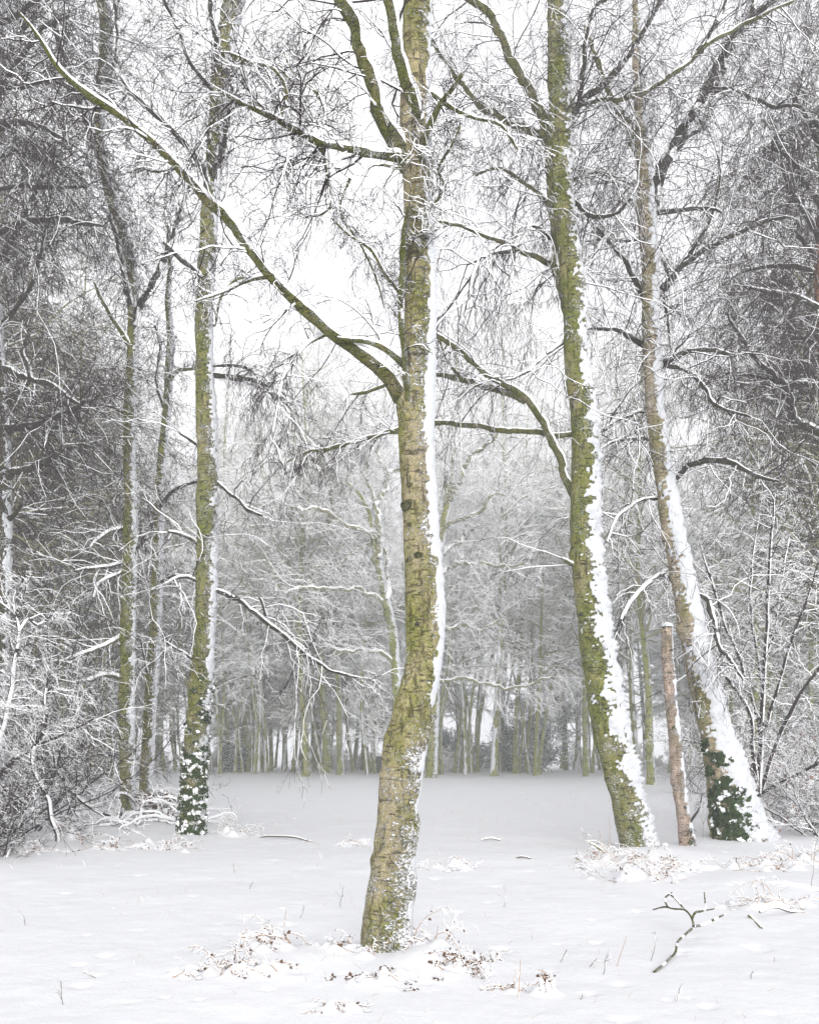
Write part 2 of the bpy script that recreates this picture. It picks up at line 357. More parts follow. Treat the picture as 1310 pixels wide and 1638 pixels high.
def crust_mesh(line, parent, cover, thick, seed=0, az=-0.45, sides=30, nscale=1.0, name='snow_crust', rag=1.0):
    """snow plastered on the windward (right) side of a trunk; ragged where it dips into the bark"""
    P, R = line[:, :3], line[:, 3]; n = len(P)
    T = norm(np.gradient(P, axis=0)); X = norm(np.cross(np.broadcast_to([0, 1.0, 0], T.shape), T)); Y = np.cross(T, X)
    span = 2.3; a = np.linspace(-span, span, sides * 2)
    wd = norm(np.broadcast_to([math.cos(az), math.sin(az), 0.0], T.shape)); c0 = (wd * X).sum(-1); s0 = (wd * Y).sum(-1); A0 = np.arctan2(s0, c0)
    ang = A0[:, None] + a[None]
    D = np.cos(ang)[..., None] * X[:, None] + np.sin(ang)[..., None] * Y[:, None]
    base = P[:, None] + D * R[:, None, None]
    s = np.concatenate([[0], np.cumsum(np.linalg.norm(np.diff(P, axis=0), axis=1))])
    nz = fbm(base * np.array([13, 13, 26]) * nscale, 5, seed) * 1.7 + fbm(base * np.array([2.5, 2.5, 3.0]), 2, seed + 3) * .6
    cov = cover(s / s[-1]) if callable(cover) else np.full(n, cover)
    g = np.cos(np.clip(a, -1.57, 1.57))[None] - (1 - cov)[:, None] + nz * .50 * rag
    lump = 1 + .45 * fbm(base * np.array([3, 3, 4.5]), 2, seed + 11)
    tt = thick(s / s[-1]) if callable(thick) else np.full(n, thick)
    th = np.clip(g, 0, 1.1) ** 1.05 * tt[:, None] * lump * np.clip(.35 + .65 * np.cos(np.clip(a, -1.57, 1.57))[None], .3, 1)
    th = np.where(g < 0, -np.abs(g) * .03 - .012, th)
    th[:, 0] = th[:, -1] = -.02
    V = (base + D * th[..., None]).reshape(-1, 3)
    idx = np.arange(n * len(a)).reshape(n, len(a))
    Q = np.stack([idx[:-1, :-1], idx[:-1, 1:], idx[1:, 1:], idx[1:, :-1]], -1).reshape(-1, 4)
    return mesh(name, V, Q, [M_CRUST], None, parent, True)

def trace(pts, Y0, Y1=None, step=.12):
    """pts: (px, py, width px) with depth easing from Y0 to Y1 -> n x 4"""
    Y1 = Y0 if Y1 is None else Y1; P = []
    dl = np.concatenate([[0], np.cumsum([math.dist(pts[i][:2], pts[i + 1][:2]) for i in range(len(pts) - 1)])]); dl = dl / dl[-1]
    for (x, y, w_), u in zip(pts, dl):
        Y = Y0 + (Y1 - Y0) * u; P.append([*at(x, y, Y), w_ * .5 * Y / F])
    L = smooth_line(P, step); L[:, 3] = np.maximum(L[:, 3], .002); return L
def jitter(line, a, seed):
    l = line.copy(); n = np.stack([vnoise(l[:, :3] * 3.1 + 9 * q, seed + q) for q in range(3)], -1)
    f = np.clip(np.arange(len(l)) / 4.0, 0, 1)[:, None]; l[:, :3] += n * a * f; return l

def lm(m): return {'limb_bark_green': B_LIMB, 'twig_bark_dark': B_LDARK, 'twig_bark_grey': B_LDARK}.get(m.name, m)
def hero(name, label, trunk, limbs, tmat, Y, seed, group=None, crust=None, sides=28, cat='tree', twig=None, knots=12, limbmat=None, top_twigs=0, amp=.03):
    rng = np.random.default_rng(seed)
    Y1 = Y[1] if isinstance(Y, tuple) else Y; Y = Y[0] if isinstance(Y, tuple) else Y
    line = trace(trunk, Y, Y1, .03 if Y < 10 else .04)
    g = float(ground(line[0, 0], line[0, 1])); b = line[0].copy()
    if b[2] > g - .15:
        ext = b.copy(); ext[2] = g - .2; ext[3] *= 1.12; line = np.vstack([ext[None], line])
    root = empty(name, (b[0], b[1], g), label, cat, group)
    tr = trunk_mesh('trunk', line, [tmat], root, sides, amp, seed, knots)
    if crust: 
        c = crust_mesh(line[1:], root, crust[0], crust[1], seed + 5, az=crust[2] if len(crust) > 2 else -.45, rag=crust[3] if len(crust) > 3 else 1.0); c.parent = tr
    tb = Tubes(); tk = dict(dens=6, L1=(.4, 1.2)); tk.update(twig or {})
    for q, lb in enumerate(limbs):
        pts, dy = lb[0], lb[1]; opt = lb[2] if len(lb) > 2 else {}
        yy = opt.get('Y', Y); l = jitter(trace(pts, yy, yy + dy, .07), opt.get('jit', .02 if yy < 30 else .16), seed + q)
        if yy > 30: l[:, :3] += rng.normal(size=(len(l), 3)) * .03 * np.clip(np.arange(len(l)) / 6.0, 0, 1)[:, None]; l = smooth_line(l[::5] if len(l) > 20 else l, .12)
        ti = int(np.argmin(np.linalg.norm(line[:, :3] - l[0, :3], axis=1))); tdist = float(np.linalg.norm(line[ti, :3] - l[0, :3]))
        if tdist < 3.2 * line[ti, 3] + .05:         # root the limb in the trunk's heart, a little below its collar
            h = np.array([*(line[ti, :3] - [0, 0, .25 * line[ti, 3]]), l[0, 3]]); k3 = max(2, int(tdist / .07)); u3 = np.linspace(0, 1, k3, endpoint=False)[:, None]
            l = np.vstack([h[None] * (1 - u3) + l[0][None] * u3, l])
        kq = np.clip((np.arange(len(l)) - 3) / 5.0, 0, 1); l[:, :3] += (rng.normal(size=(len(l), 3)) * (.10 * l[:, 3])[:, None] + (.55 * l[:, 3])[:, None] * np.stack([vnoise(l[:, :3] * 5.3 + 4 * k_, 60 + k_) for k_ in range(3)], -1)) * kq[:, None]
        l[:, 3] *= 1 + .16 * vnoise(l[:, :3] * 9, 71) + .25 * (rng.random(len(l)) < .06)
        dd = np.linalg.norm(l[:, :3] - l[0, :3], axis=1); l[:, 3] *= 1 + .55 * np.exp(-dd / (3.0 * l[0, 3]))
        lt = Tubes(); lt.add(l[:, :3], l[:, 3], 12, opt.get('load', .9 if yy < 10 else .72), 0, 1, opt.get('gap', .12) + .06, q, nf=13.0 if yy < 10 else 6.0)
        lt.build('limb', [lm(opt.get('mat', limbmat or T_GREEN)), M_SNOW], root)
        k = dict(tk); k.update(opt.get('tw', {}))
        if k['dens'] > 0: twigs_on(tb, l[:, :3], l[:, 3], rng, **k)
    if top_twigs:
        m = line[line[:, 2] > top_twigs]
        if len(m) > 4: twigs_on(tb, m[:, :3], m[:, 3] * .2, rng, **{**tk, 'dens': tk['dens'] * .8, 'tmin': 0.0})
    tb.build('crown', [T_MID, M_SNOW, T_DARK], root, False)
    return root, line

def lump(c, r, seed, sq=.6):
    """one small snow pillow: squashed noisy dome, verts/faces"""
    nu, nv = 14, 8; u = np.arange(nu) * 2 * math.pi / nu; v = np.linspace(-.35, math.pi / 2, nv)
    d = np.stack([np.cos(v)[:, None] * np.cos(u)[None], np.cos(v)[:, None] * np.sin(u)[None], np.broadcast_to(np.sin(v)[:, None], (nv, nu))], -1)
    rad = r * (1 + .35 * vnoise(d * 1.7 + seed * 7.7, seed % 91)); V = (c + d * rad[..., None] * np.array([1, 1, sq])).reshape(-1, 3)
    idx = np.arange(nu * nv).reshape(nv, nu); nx = np.roll(idx, -1, 1); return V, np.stack([idx[:-1], nx[:-1], nx[1:], idx[1:]], -1).reshape(-1, 4)

def knot(root, line, px, py, rpx, seed, side=0.0, mt=None):
    q = lambda p: HY - (p[2] - CAMH) * F / p[1]
    i = min(range(len(line)), key=lambda k: abs((HY - (line[k, 2] - CAMH) * F / line[k, 1]) - py)); p = line[i, :3]; R = line[i, 3]
    x = (px - CX) * p[1] / F; dx = np.clip((x - p[0]) / R, -.97, .97); c = np.array([p[0] + dx * R, p[1] - R * math.sqrt(1 - dx * dx) * .98, p[2]]); r = rpx * p[1] / F
    V, Q = lump(np.zeros(3), r, seed, .75); nrm = norm(np.array([dx, -math.sqrt(1 - dx * dx), .1])); U = norm(np.cross([0, 0, 1.0], nrm)); W_ = np.cross(nrm, U)
    V = c + V[:, :1] * U * 1.15 + V[:, 1:2] * W_ * .8 + V[:, 2:] * nrm * .30
    k = mesh('knot', V, Q, [mt or B_DARKT], None, root); return k

# ------------------------------------------------------------------ traced near trees
MAIN = [(617, 1530, 84), (622, 1460, 76), (629, 1380, 68), (636, 1300, 63), (645, 1230, 64), (658, 1150, 62), (672, 1085, 57), (679, 1020, 60), (678, 950, 60),
        (673, 880, 57), (668, 800, 54), (664, 720, 53), (665, 640, 53), (669, 560, 50), (671, 480, 48), (671, 400, 46), (668, 320, 44), (665, 240, 47),
        (664, 160, 45), (665, 80, 45), (668, 0, 44), (672, -120, 40), (668, -300, 36), (676, -520, 28), (670, -760, 20), (680, -1000, 9)]
BUMPS += [(at(617, 1530, 7.2)[0], 7.1, .50, .09), (at(617, 1530, 7.2)[0], 7.0, .24, -.05), (at(700, 1560, 7)[0], 6.9, .35, .05), (at(1040, 1375, 14)[0], 13.7, .9, .12), (at(1180, 1345, 16)[0], 15.9, .8, .05),
          (at(230, 1310, 18.5)[0], 18.3, 1.3, .18), (at(310, 1340, 16.5)[0], 16.4, .7, .05), (at(120, 1350, 16)[0], 15.6, 1.6, .12), (at(1270, 1330, 16)[0], 18.5, 2.2, .12),
          (at(430, 1540, 7)[0], 7.0, .55, .07), (at(1240, 1430, 11)[0], 10.8, .9, .06), (at(740, 1550, 7)[0], 6.95, .3, .06)]

BRACKEN = [
 (375, 1560, 75, 22, 'snowy bracken mound in the left foreground, lower left of a close pair', 1, .17, 70, 34),
 (440, 1530, 65, 22, 'snowy bracken mound in the left foreground, nearer the central birch', 2, .18, 60, 34),
 (610, 1572, 62, 14, 'dark dead leaves half buried in snow below the central birch', 3, .08, 120, 20),
 (555, 1535, 45, 10, 'small snowy bracken tuft at the left foot of the central birch', 4, .13, 20, 14),
 (680, 1530, 42, 12, 'reddish bracken stalks leaning at the right foot of the central birch', 5, .22, 20, 12),
 (745, 1556, 50, 18, 'dark curled bracken tuft right of the central birch', 6, .16, 150, 18),
 (820, 1580, 35, 8, 'little snowy tuft beside the upright rust stalk', 7, .10, 12, 8),
 (875, 1588, 14, 5, 'tiny snow-capped tuft standing alone in the foreground', 8, .09, 18, 6),
 (985, 1385, 75, 30, 'broad snowy bracken left of the foot of the leaning green birch', 9, .35, 90, 46),
 (1060, 1392, 70, 30, 'broad snowy bracken right of the foot of the leaning green birch', 10, .32, 110, 46),
 (1030, 1408, 70, 20, 'snowy bracken in front of the foot of the leaning green birch', 11, .25, 50, 34),
 (365, 1338, 50, 18, 'snowy bracken on the snow just right of the ivy-clad birch', 12, .28, 60, 26),
 (255, 1358, 60, 18, 'snowy bracken in front of the ivy-clad birch and brush pile', 13, .26, 90, 24),
 (178, 1362, 30, 14, 'small brown bracken tuft in front of the leftmost birch of the trio', 14, .3, 120, 12),
 (35, 1368, 36, 12, 'low brown tuft near the left edge below the thicket', 15, .22, 120, 14),
 (105, 1350, 60, 20, 'snowy bracken around the foot of the bent sapling', 16, .35, 80, 26),
 (1210, 1390, 90, 22, 'snowy bracken strewn before the dark multi-stemmed bush', 17, .28, 60, 26),
 (1230, 1450, 70, 20, 'tangle of thin snowy stalks just below the log', 18, .25, 20, 16),
 (1285, 1380, 60, 18, 'snowy bracken above the log near the right edge', 19, .4, 40, 22),
 (575, 1350, 60, 12, 'faint snowy stalks on open snow left of the central birch', 20, .22, 8, 16),
 (720, 1390, 45, 10, 'faint snowy stalks on open snow right of the central birch', 21, .22, 8, 12),
 (545, 1612, 45, 8, 'pale stalks barely clear of the snow at the bottom, left of centre', 22, .10, 8, 10),
]
r_ = np.random.default_rng(4)
for q in range(260):                                 # pits left by clumps of snow dropped from the branches
    Y_ = 5 + 26 * r_.random() ** 1.2; BUMPS.append(((r_.random() - .5) * .95 * Y_, Y_, .03 + .06 * r_.random(), -(.008 + .022 * r_.random())))
for b_ in BRACKEN:
    r_ = np.random.default_rng(b_[5] + 900); Y_ = Yof(b_[1]); w0 = b_[2] * Y_ / F; x_ = (b_[0] - CX) * Y_ / F; k_ = 1.0 if Y_ < 9 else 1.7
    for q in range(int(b_[8] * .7)):
        BUMPS.append((x_ + r_.normal() * w0 * .5, Y_ + r_.normal() * w0 * .32, (.025 + .05 * r_.random()) * k_, (.012 + .035 * r_.random()) * k_))
# ground: one sheet, fine near the camera
def ground_sheet():
    ys = np.concatenate([np.linspace(-30, 3, 30), np.geomspace(3.05, 22, 620), np.geomspace(22.3, 60, 160), np.linspace(60.8, 560, 160)])
    xs0 = np.concatenate([-np.geomspace(1, .02, 60)[:-1] ** 1, [0], np.geomspace(.02, 1, 60)[1:]])
    n = 640; u = np.linspace(-1, 1, n)
    X = np.empty((len(ys), n)); hw = np.maximum(ys * .62 + 3, 6)
    core = u * hw[:, None]; edge = np.sign(u) * 420
    k = np.clip((np.abs(u) - .93) / .07, 0, 1) ** 3
    X = core * (1 - k) + edge * k
    Yg = np.broadcast_to(ys[:, None], X.shape); Z = ground(X, Yg)
    V = np.stack([X, Yg, Z], -1).reshape(-1, 3); idx = np.arange(len(ys) * n).reshape(len(ys), n)
    Q = np.stack([idx[:-1, :-1], idx[:-1, 1:], idx[1:, 1:], idx[1:, :-1]], -1).reshape(-1, 4)
    m = snow_material("ground_snow", 5.0, .35, (.69, .70, .72), (.74, .75, .765))
    o = mesh('ground', V, Q, [m]); o['kind'] = 'structure'; return o
ground_sheet()

def knobtwigs(root, c, rad, n, L, seed, name='twig_burr', mats=None):
    rng = np.random.default_rng(seed); tb = Tubes()
    p = c + rng.normal(size=(n, 3)) * rad; d = rng.normal(size=(n, 3)) + np.array([0, -.4, .1])
    l = L * (.4 + rng.random(n)); A, RA = grow(p, d, l, np.full(n, .004), 8, .38, -.06, rng, .6, kink=.15)
    tb.add(A, RA, 4, .8, 0, 1, .3, 4); p, d, l, r = kids(A, RA, l, 4, .2, .5, 1.2, .55, .7, rng)
    B, RB = grow(p, d, l, np.maximum(r, .002), 5, .35, -.05, rng, .5, kink=.12); tb.add(B, RB, 4, .5, 0, 1, .4, 5)
    return tb.build(name, mats or [T_MID, M_SNOW], root, False)

limbs_main = [
 ([(640, 632, 24), (622, 605, 22), (598, 588, 19), (565, 560, 17), (538, 537, 17), (500, 505, 15), (450, 462, 14), (405, 408, 13), (362, 350, 13), (330, 320, 13), (290, 275, 12), (250, 230, 11), (195, 187, 10), (140, 150, 9), (95, 110, 7), (60, 60, 5), (30, 20, 3)], -.9, {'jit': .012, 'tw': dict(dens=7, tmin=.3, L1=(.3, 1.0)), 'gap': .02}),
 ([(648, 585, 11), (620, 562, 9), (590, 548, 8), (560, 543, 7), (540, 538, 5)], -.25, {'tw': dict(dens=3)}),
 ([(520, 532, 8), (495, 546, 7), (470, 572, 6), (452, 612, 5), (442, 660, 4), (438, 690, 2)], -.5, {'tw': dict(dens=16, L1=(.2, .6), droop=-.3)}),
 ([(432, 440, 8), (405, 446, 7), (372, 460, 6), (340, 474, 5), (312, 482, 3)], -.3, {'tw': dict(dens=8, L1=(.2, .5))}),
 ([(280, 262, 7), (250, 275, 5), (225, 268, 4), (205, 275, 3)], -.3, {'tw': dict(dens=12, L1=(.2, .6))}),
 ([(655, 250, 17), (620, 247, 13), (570, 238, 11), (525, 232, 11), (500, 226, 10), (465, 205, 9), (430, 186, 8), (395, 168, 6), (350, 140, 4)], -.8, {'tw': dict(dens=20, L1=(.3, 1.2), tmin=.3, n2=6)}),
 ([(445, 192, 6), (460, 150, 5), (440, 110, 4), (400, 98, 4), (365, 80, 3)], -.4, {'Y': 6.7, 'tw': dict(dens=18, L1=(.2, .8))}),
 ([(505, 225, 6), (520, 180, 5), (500, 140, 4), (470, 120, 4), (455, 85, 3)], .3, {'Y': 6.9, 'tw': dict(dens=18, L1=(.2, .8))}),
 ([(515, 235, 5), (525, 285, 4), (530, 330, 4), (500, 345, 3), (480, 340, 2)], .3, {'Y': 6.9, 'tw': dict(dens=12, L1=(.2, .8))}),
 ([(560, 285, 4), (545, 340, 3), (575, 390, 3), (600, 440, 3), (615, 490, 2)], .3, {'Y': 7.1, 'tw': dict(dens=12, L1=(.2, .8))}),
 ([(655, 262, 24), (637, 232, 24), (618, 200, 23), (600, 150, 22), (584, 100, 21), (570, 60, 20), (548, 10, 20), (520, -70, 17), (490, -180, 14), (470, -300, 8)], -.5, {'jit': .01, 'tw': dict(dens=5, tmin=.2), 'gap': .02}),
 ([(668, 240, 20), (664, 185, 20), (650, 130, 19), (637, 80, 18), (626, 30, 17), (615, -30, 16), (590, -150, 13), (570, -300, 8)], -.7, {'jit': .01, 'tw': dict(dens=6), 'gap': .03}),
 ([(680, 300, 14), (676, 240, 12), (686, 195, 11), (705, 165, 9), (725, 138, 7), (737, 118, 5)], -.45, {'jit': .01, 'tw': dict(dens=10, L1=(.15, .5))}),
 ([(652, 640, 9), (648, 560, 9), (643, 480, 9), (643, 430, 10), (650, 370, 10), (655, 330, 8)], 0, {'Y': 7.08, 'jit': .02, 'load': .12, 'tw': dict(dens=5, L1=(.1, .4)), 'gap': .6}),
 ([(690, 150, 7), (720, 170, 6), (760, 190, 5), (800, 200, 4), (830, 240, 3)], .6, {'tw': dict(dens=14, L1=(.3, .9), droop=-.25)}),
 ([(692, 330, 6), (712, 300, 5), (700, 270, 4), (720, 235, 4), (735, 200, 3)], -.3, {'tw': dict(dens=14, L1=(.2, .6))}),
 ([(640, 470, 5), (615, 440, 4), (590, 400, 4), (560, 380, 3), (530, 345, 2)], -.3, {'tw': dict(dens=8, L1=(.2, .7))}),
 ([(645, 270, 5), (600, 262, 4), (570, 285, 3), (560, 320, 2)], -.3, {'tw': dict(dens=8, L1=(.2, .8))}),
]
main, main_line = hero('birch_tree', 'thick mottled green birch in the centre foreground with snow down its right edge', MAIN, limbs_main, B_MAIN, 7.2, 11,
    crust=(lambda t: np.interp(t, [0, .08, .13, .2, .27, .33, .40, .55, 1], [.30, .22, .16, .34, .34, .50, .42, .24, .2]), lambda t: np.interp(t, [0, .2, .27, .36, .5, 1], [.02, .035, .06, .05, .034, .03]), -.05, .5),
    sides=56, twig=dict(fine=.0018, wig=.24, n3=5), knots=26, amp=.024)
knobtwigs(main, at(684, 335, 7.02), .05, 38, .26, 4)
knobtwigs(main, at(672, 240, 7.0), .07, 26, .4, 5)

D_ = [(1022, 1362, 56), (1006, 1290, 52), (988, 1220, 52), (972, 1150, 52), (962, 1090, 52), (950, 1010, 50), (942, 940, 47), (935, 860, 45), (935, 780, 45), (937, 700, 42), (928, 620, 40),
      (920, 560, 36), (918, 480, 38), (912, 420, 37), (902, 340, 34), (897, 250, 36), (894, 150, 35), (894, 60, 34), (893, -40, 33), (896, -200, 28), (890, -400, 18), (900, -560, 8)]
limbs_d = [
 ([(918, 790, 13), (905, 765, 12), (893, 730, 12), (880, 700, 12), (862, 665, 11), (845, 640, 11), (820, 622, 10), (790, 605, 9), (760, 585, 8), (730, 558, 8), (700, 535, 7), (650, 510, 5)], -.8, {'gap': .02, 'tw': dict(dens=5, tmin=.5)}),
 ([(840, 640, 9), (800, 625, 9), (760, 614, 8), (720, 603, 8), (690, 600, 7), (640, 606, 6), (590, 626, 5), (560, 630, 3)], 1.0, {'gap': .02, 'tw': dict(dens=3)}),
 ([(882, 698, 8), (860, 690, 8), (820, 690, 8), (780, 685, 8), (740, 678, 8), (700, 677, 8), (640, 688, 8), (590, 700, 7), (540, 715, 6), (490, 722, 4), (455, 740, 3)], .8, {'gap': .02, 'tw': dict(dens=7, tmin=.6, L1=(.4, 1.6))}),
 ([(735, 604, 6), (722, 585, 5), (708, 562, 4), (700, 520, 3)], -.2, {'tw': dict(dens=4)}),
 ([(922, 575, 16), (914, 530, 15), (904, 490, 14), (893, 440, 14), (888, 380, 13), (883, 320, 12), (878, 270, 13), (880, 235, 14)], -.25, {'jit': .01, 'mat': T_GREEN, 'tw': dict(dens=8, L1=(.2, .7))}),
 ([(882, 250, 18), (873, 205, 17), (858, 165, 15), (836, 120, 15), (815, 90, 14), (795, 45, 13), (775, 15, 11), (730, -20, 10), (700, -60, 6)], -.7, {'gap': .03}),
 ([(884, 248, 15), (896, 205, 13), (918, 180, 12), (945, 150, 11), (985, 115, 10), (1010, 80, 8), (1035, 40, 7), (1055, 0, 6), (1070, -60, 4)], -.8, {'gap': .5, 'mat': T_DARK}),
 ([(880, 240, 12), (862, 215, 11), (830, 200, 11), (795, 185, 10), (770, 170, 9), (745, 140, 8), (720, 110, 7), (700, 80, 6), (680, 40, 4)], .8, {'gap': .02}),
 ([(893, 245, 9), (922, 180, 7), (932, 120, 8), (938, 60, 7), (945, 20, 6), (975, -10, 5)], -.5, {'mat': T_DARK}),
 ([(885, 425, 9), (860, 412, 8), (830, 400, 8), (800, 385, 7), (765, 370, 7), (735, 358, 6), (710, 355, 5), (700, 352, 3)], -.9, {'gap': .05, 'tw': dict(dens=6, droop=-.3)}),
 ([(905, 545, 7), (885, 555, 7), (860, 575, 7), (845, 592, 7), (825, 602, 5), (808, 608, 4)], -.5, {'mat': T_DARK, 'tw': dict(dens=4)}),
 ([(815, 400, 6), (790, 405, 7), (770, 415, 6), (757, 440, 5), (750, 480, 5), (742, 505, 3)], -.5, {'mat': T_DARK, 'Y': 13.9, 'tw': dict(dens=8, droop=-.4)}),
 ([(885, 385, 5), (850, 360, 4), (830, 390, 4), (800, 395, 4), (780, 420, 3)], -.8, {'mat': T_DARK, 'tw': dict(dens=12, L1=(.4, 1.3), droop=-.4)}),
 ([(915, 320, 7), (945, 345, 6), (985, 340, 5), (1010, 318, 5)], -.6, {'mat': T_DARK, 'tw': dict(dens=8)}),
 ([(925, 910, 7), (910, 900, 6), (897, 892, 4)], -.4, {'tw': dict(dens=1)}),
 ([(928, 450, 10), (940, 420, 9), (958, 395, 8), (975, 370, 5)], .5, {'tw': dict(dens=10)}),
 ([(900, 300, 7), (930, 280, 6), (960, 275, 5), (1000, 290, 3)], .8, {'tw': dict(dens=14)}),
 ([(880, 330, 6), (850, 300, 5), (800, 270, 4), (760, 280, 3)], .8, {'tw': dict(dens=14, droop=-.2)}),
]
hero('birch_tree', 'green birch leaning over the clearing, right of the central birch, one side caked in snow', D_, limbs_d, B_GREEN, (14.6, 14.2), 21,
    crust=(lambda t: np.interp(t, [0, .12, .2, .29, .36, .5, 1], [.36, .42, .56, .50, .36, .26, .2]), lambda t: np.interp(t, [0, .3, .36, .6, 1], [.11, .085, .055, .04, .03]), -.45, 1.5),
    sides=40, twig=dict(dens=7.5, fine=.0027, L1=(.5, 2.4), droop=-.22, wig=.27, n2=6, n3=5), knots=22, top_twigs=8.6, amp=.03)

F_ = [(1185, 1352, 92), (1172, 1300, 74), (1158, 1230, 58), (1142, 1170, 46), (1128, 1110, 42), (1114, 1050, 38), (1100, 980, 37), (1088, 910, 34), (1074, 840, 31), (1063, 770, 29), (1052, 700, 28), (1046, 640, 27),
      (1042, 570, 27), (1040, 500, 26), (1040, 430, 26), (1036, 370, 26), (1033, 320, 27), (1029, 250, 22), (1024, 180, 18), (1019, 100, 15), (1018, 20, 13), (1016, -80, 12), (1010, -220, 8), (1005, -330, 4)]
limbs_f = [
 ([(1038, 350, 18), (1052, 300, 15), (1068, 255, 14), (1088, 210, 14), (1110, 175, 13), (1130, 140, 12), (1150, 100, 11), (1172, 60, 10), (1205, 25, 8), (1250, -10, 6), (1290, -50, 4)], -.5, {'gap': .6, 'load': .5, 'mat': T_DARK}),
 ([(1040, 330, 14), (1056, 270, 13), (1090, 225, 12), (1128, 190, 12), (1150, 130, 11), (1165, 80, 10), (1200, 20, 8), (1215, -40, 6)], .9, {'gap': .5, 'load': .5, 'mat': T_DARK}),
 ([(1032, 265, 16), (1018, 225, 15), (1002, 190, 14), (985, 165, 12), (970, 130, 11), (950, 85, 9), (935, 40, 6)], .6, {'gap': .05}),
 ([(925, 168, 5), (965, 160, 7), (995, 158, 8), (1030, 146, 8), (1065, 125, 7), (1100, 100, 7), (1125, 75, 7), (1165, 50, 6), (1215, 25, 5), (1270, 0, 4)], -.3, {'gap': .1, 'Y': 14.6}),
 ([(1120, 80, 7), (1140, 45, 6), (1162, 0, 6), (1175, -50, 4)], 0, {'mat': T_DARK}),
 ([(1042, 490, 13), (1055, 470, 12), (1075, 445, 10), (1100, 415, 9), (1140, 392, 8), (1185, 370, 7), (1215, 355, 6), (1260, 345, 4)], -.8, {'gap': .15, 'mat': T_MID}),
 ([(1060, 462, 8), (1090, 425, 7), (1120, 380, 6), (1140, 340, 5), (1152, 290, 4), (1148, 250, 3)], -.6, {'gap': .3, 'mat': T_DARK}),
 ([(1045, 545, 10), (1036, 500, 9), (1022, 460, 9), (1005, 430, 8), (985, 400, 7), (962, 375, 6), (950, 360, 3)], -.7, {'gap': .12, 'mat': T_MID}),
 ([(1036, 560, 8), (1020, 545, 8), (1000, 532, 8), (975, 524, 7), (950, 525, 5), (930, 530, 3)], -.8, {'mat': T_MID}),
 ([(1052, 590, 7), (1075, 572, 7), (1100, 562, 7), (1140, 562, 6), (1175, 568, 4), (1210, 562, 3)], -.9, {'mat': T_DARK}),
 ([(1060, 585, 6), (1090, 590, 6), (1120, 610, 6), (1140, 645, 5), (1175, 660, 4), (1200, 668, 3)], -1.2, {'mat': T_DARK}),
 ([(1045, 650, 7), (1020, 658, 7), (995, 668, 7), (975, 678, 5), (955, 695, 3)], -.9, {'mat': T_DARK}),
 ([(1048, 705, 6), (1025, 700, 5), (1000, 703, 5), (975, 710, 5), (955, 722, 3)], -.6, {'mat': T_DARK}),
 ([(1080, 770, 8), (1095, 750, 9), (1120, 740, 9), (1150, 738, 8), (1185, 750, 7), (1215, 765, 5), (1245, 770, 3)], -1.0, {'mat': T_MID, 'gap': .05}),
 ([(1070, 800, 5), (1040, 798, 5), (1015, 805, 5), (985, 830, 5), (970, 865, 4)], -.8, {'mat': T_DARK}),
 ([(1092, 940, 6), (1060, 920, 7), (1035, 935, 7), (1010, 960, 7), (990, 995, 5)], -.7, {'mat': T_DARK, 'gap': .3}),
 ([(1110, 950, 6), (1130, 960, 8), (1140, 990, 8), (1150, 1030, 7), (1170, 1060, 5), (1190, 1090, 3)], -.8, {'mat': T_DARK, 'gap': .25}),
 ([(1036, 375, 7), (1000, 385, 5), (960, 380, 5), (935, 385, 3)], -.7, {'mat': T_DARK}),
 ([(1050, 340, 6), (1080, 338, 6), (1130, 333, 5), (1155, 340, 3)], -.7, {'mat': T_DARK}),
 ([(1125, 145, 8), (1170, 145, 6), (1205, 158, 5), (1240, 170, 5), (1280, 168, 3)], -1.0, {'mat': T_DARK, 'tw': dict(dens=12)}),
 ([(1058, 400, 7), (1065, 430, 7), (1070, 440, 5)], -.3, {'mat': T_DARK}),
 ([(1062, 475, 6), (1070, 520, 6), (1072, 560, 4)], -.4, {'mat': T_DARK, 'tw': dict(dens=4)}),
]
ff, f_line = hero('birch_tree', 'pale tan birch plastered with snow, curving up from dark ivy at its foot', F_, limbs_f, B_TAN, (16.0, 15.2), 31,
    crust=(lambda t: np.interp(t, [0, .1, .2, .33, .40, .48, .6, 1], [.80, .80, .90, .84, .50, .52, .36, .25]), lambda t: np.interp(t, [0, .06, .2, .4, 1], [.16, .10, .065, .045, .03]), -.6, 1.2),
    sides=36, twig=dict(dens=7, fine=.0028, L1=(.5, 2.4), droop=-.18, wig=.28, n2=6, n3=5), knots=30, top_twigs=8.5, amp=.03)

E_ = [(1101, 1357, 25), (1093, 1310, 21), (1085, 1250, 20), (1078, 1180, 19), (1072, 1110, 18), (1068, 1050, 17), (1067, 1005, 16)]
hero('birch_snag', 'thin pinkish dead birch stem snapped off at mid height, between the two leaning birches', E_, [
   ([(1096, 1330, 5), (1108, 1310, 4), (1120, 1290, 3), (1124, 1270, 2)], -.2, {'tw': dict(dens=3, L1=(.1, .3)), 'mat': T_MID})], B_PINK, 15.2, 41,
   crust=(.34, .045, -.25), sides=28, knots=22, amp=.026, cat='dead tree')

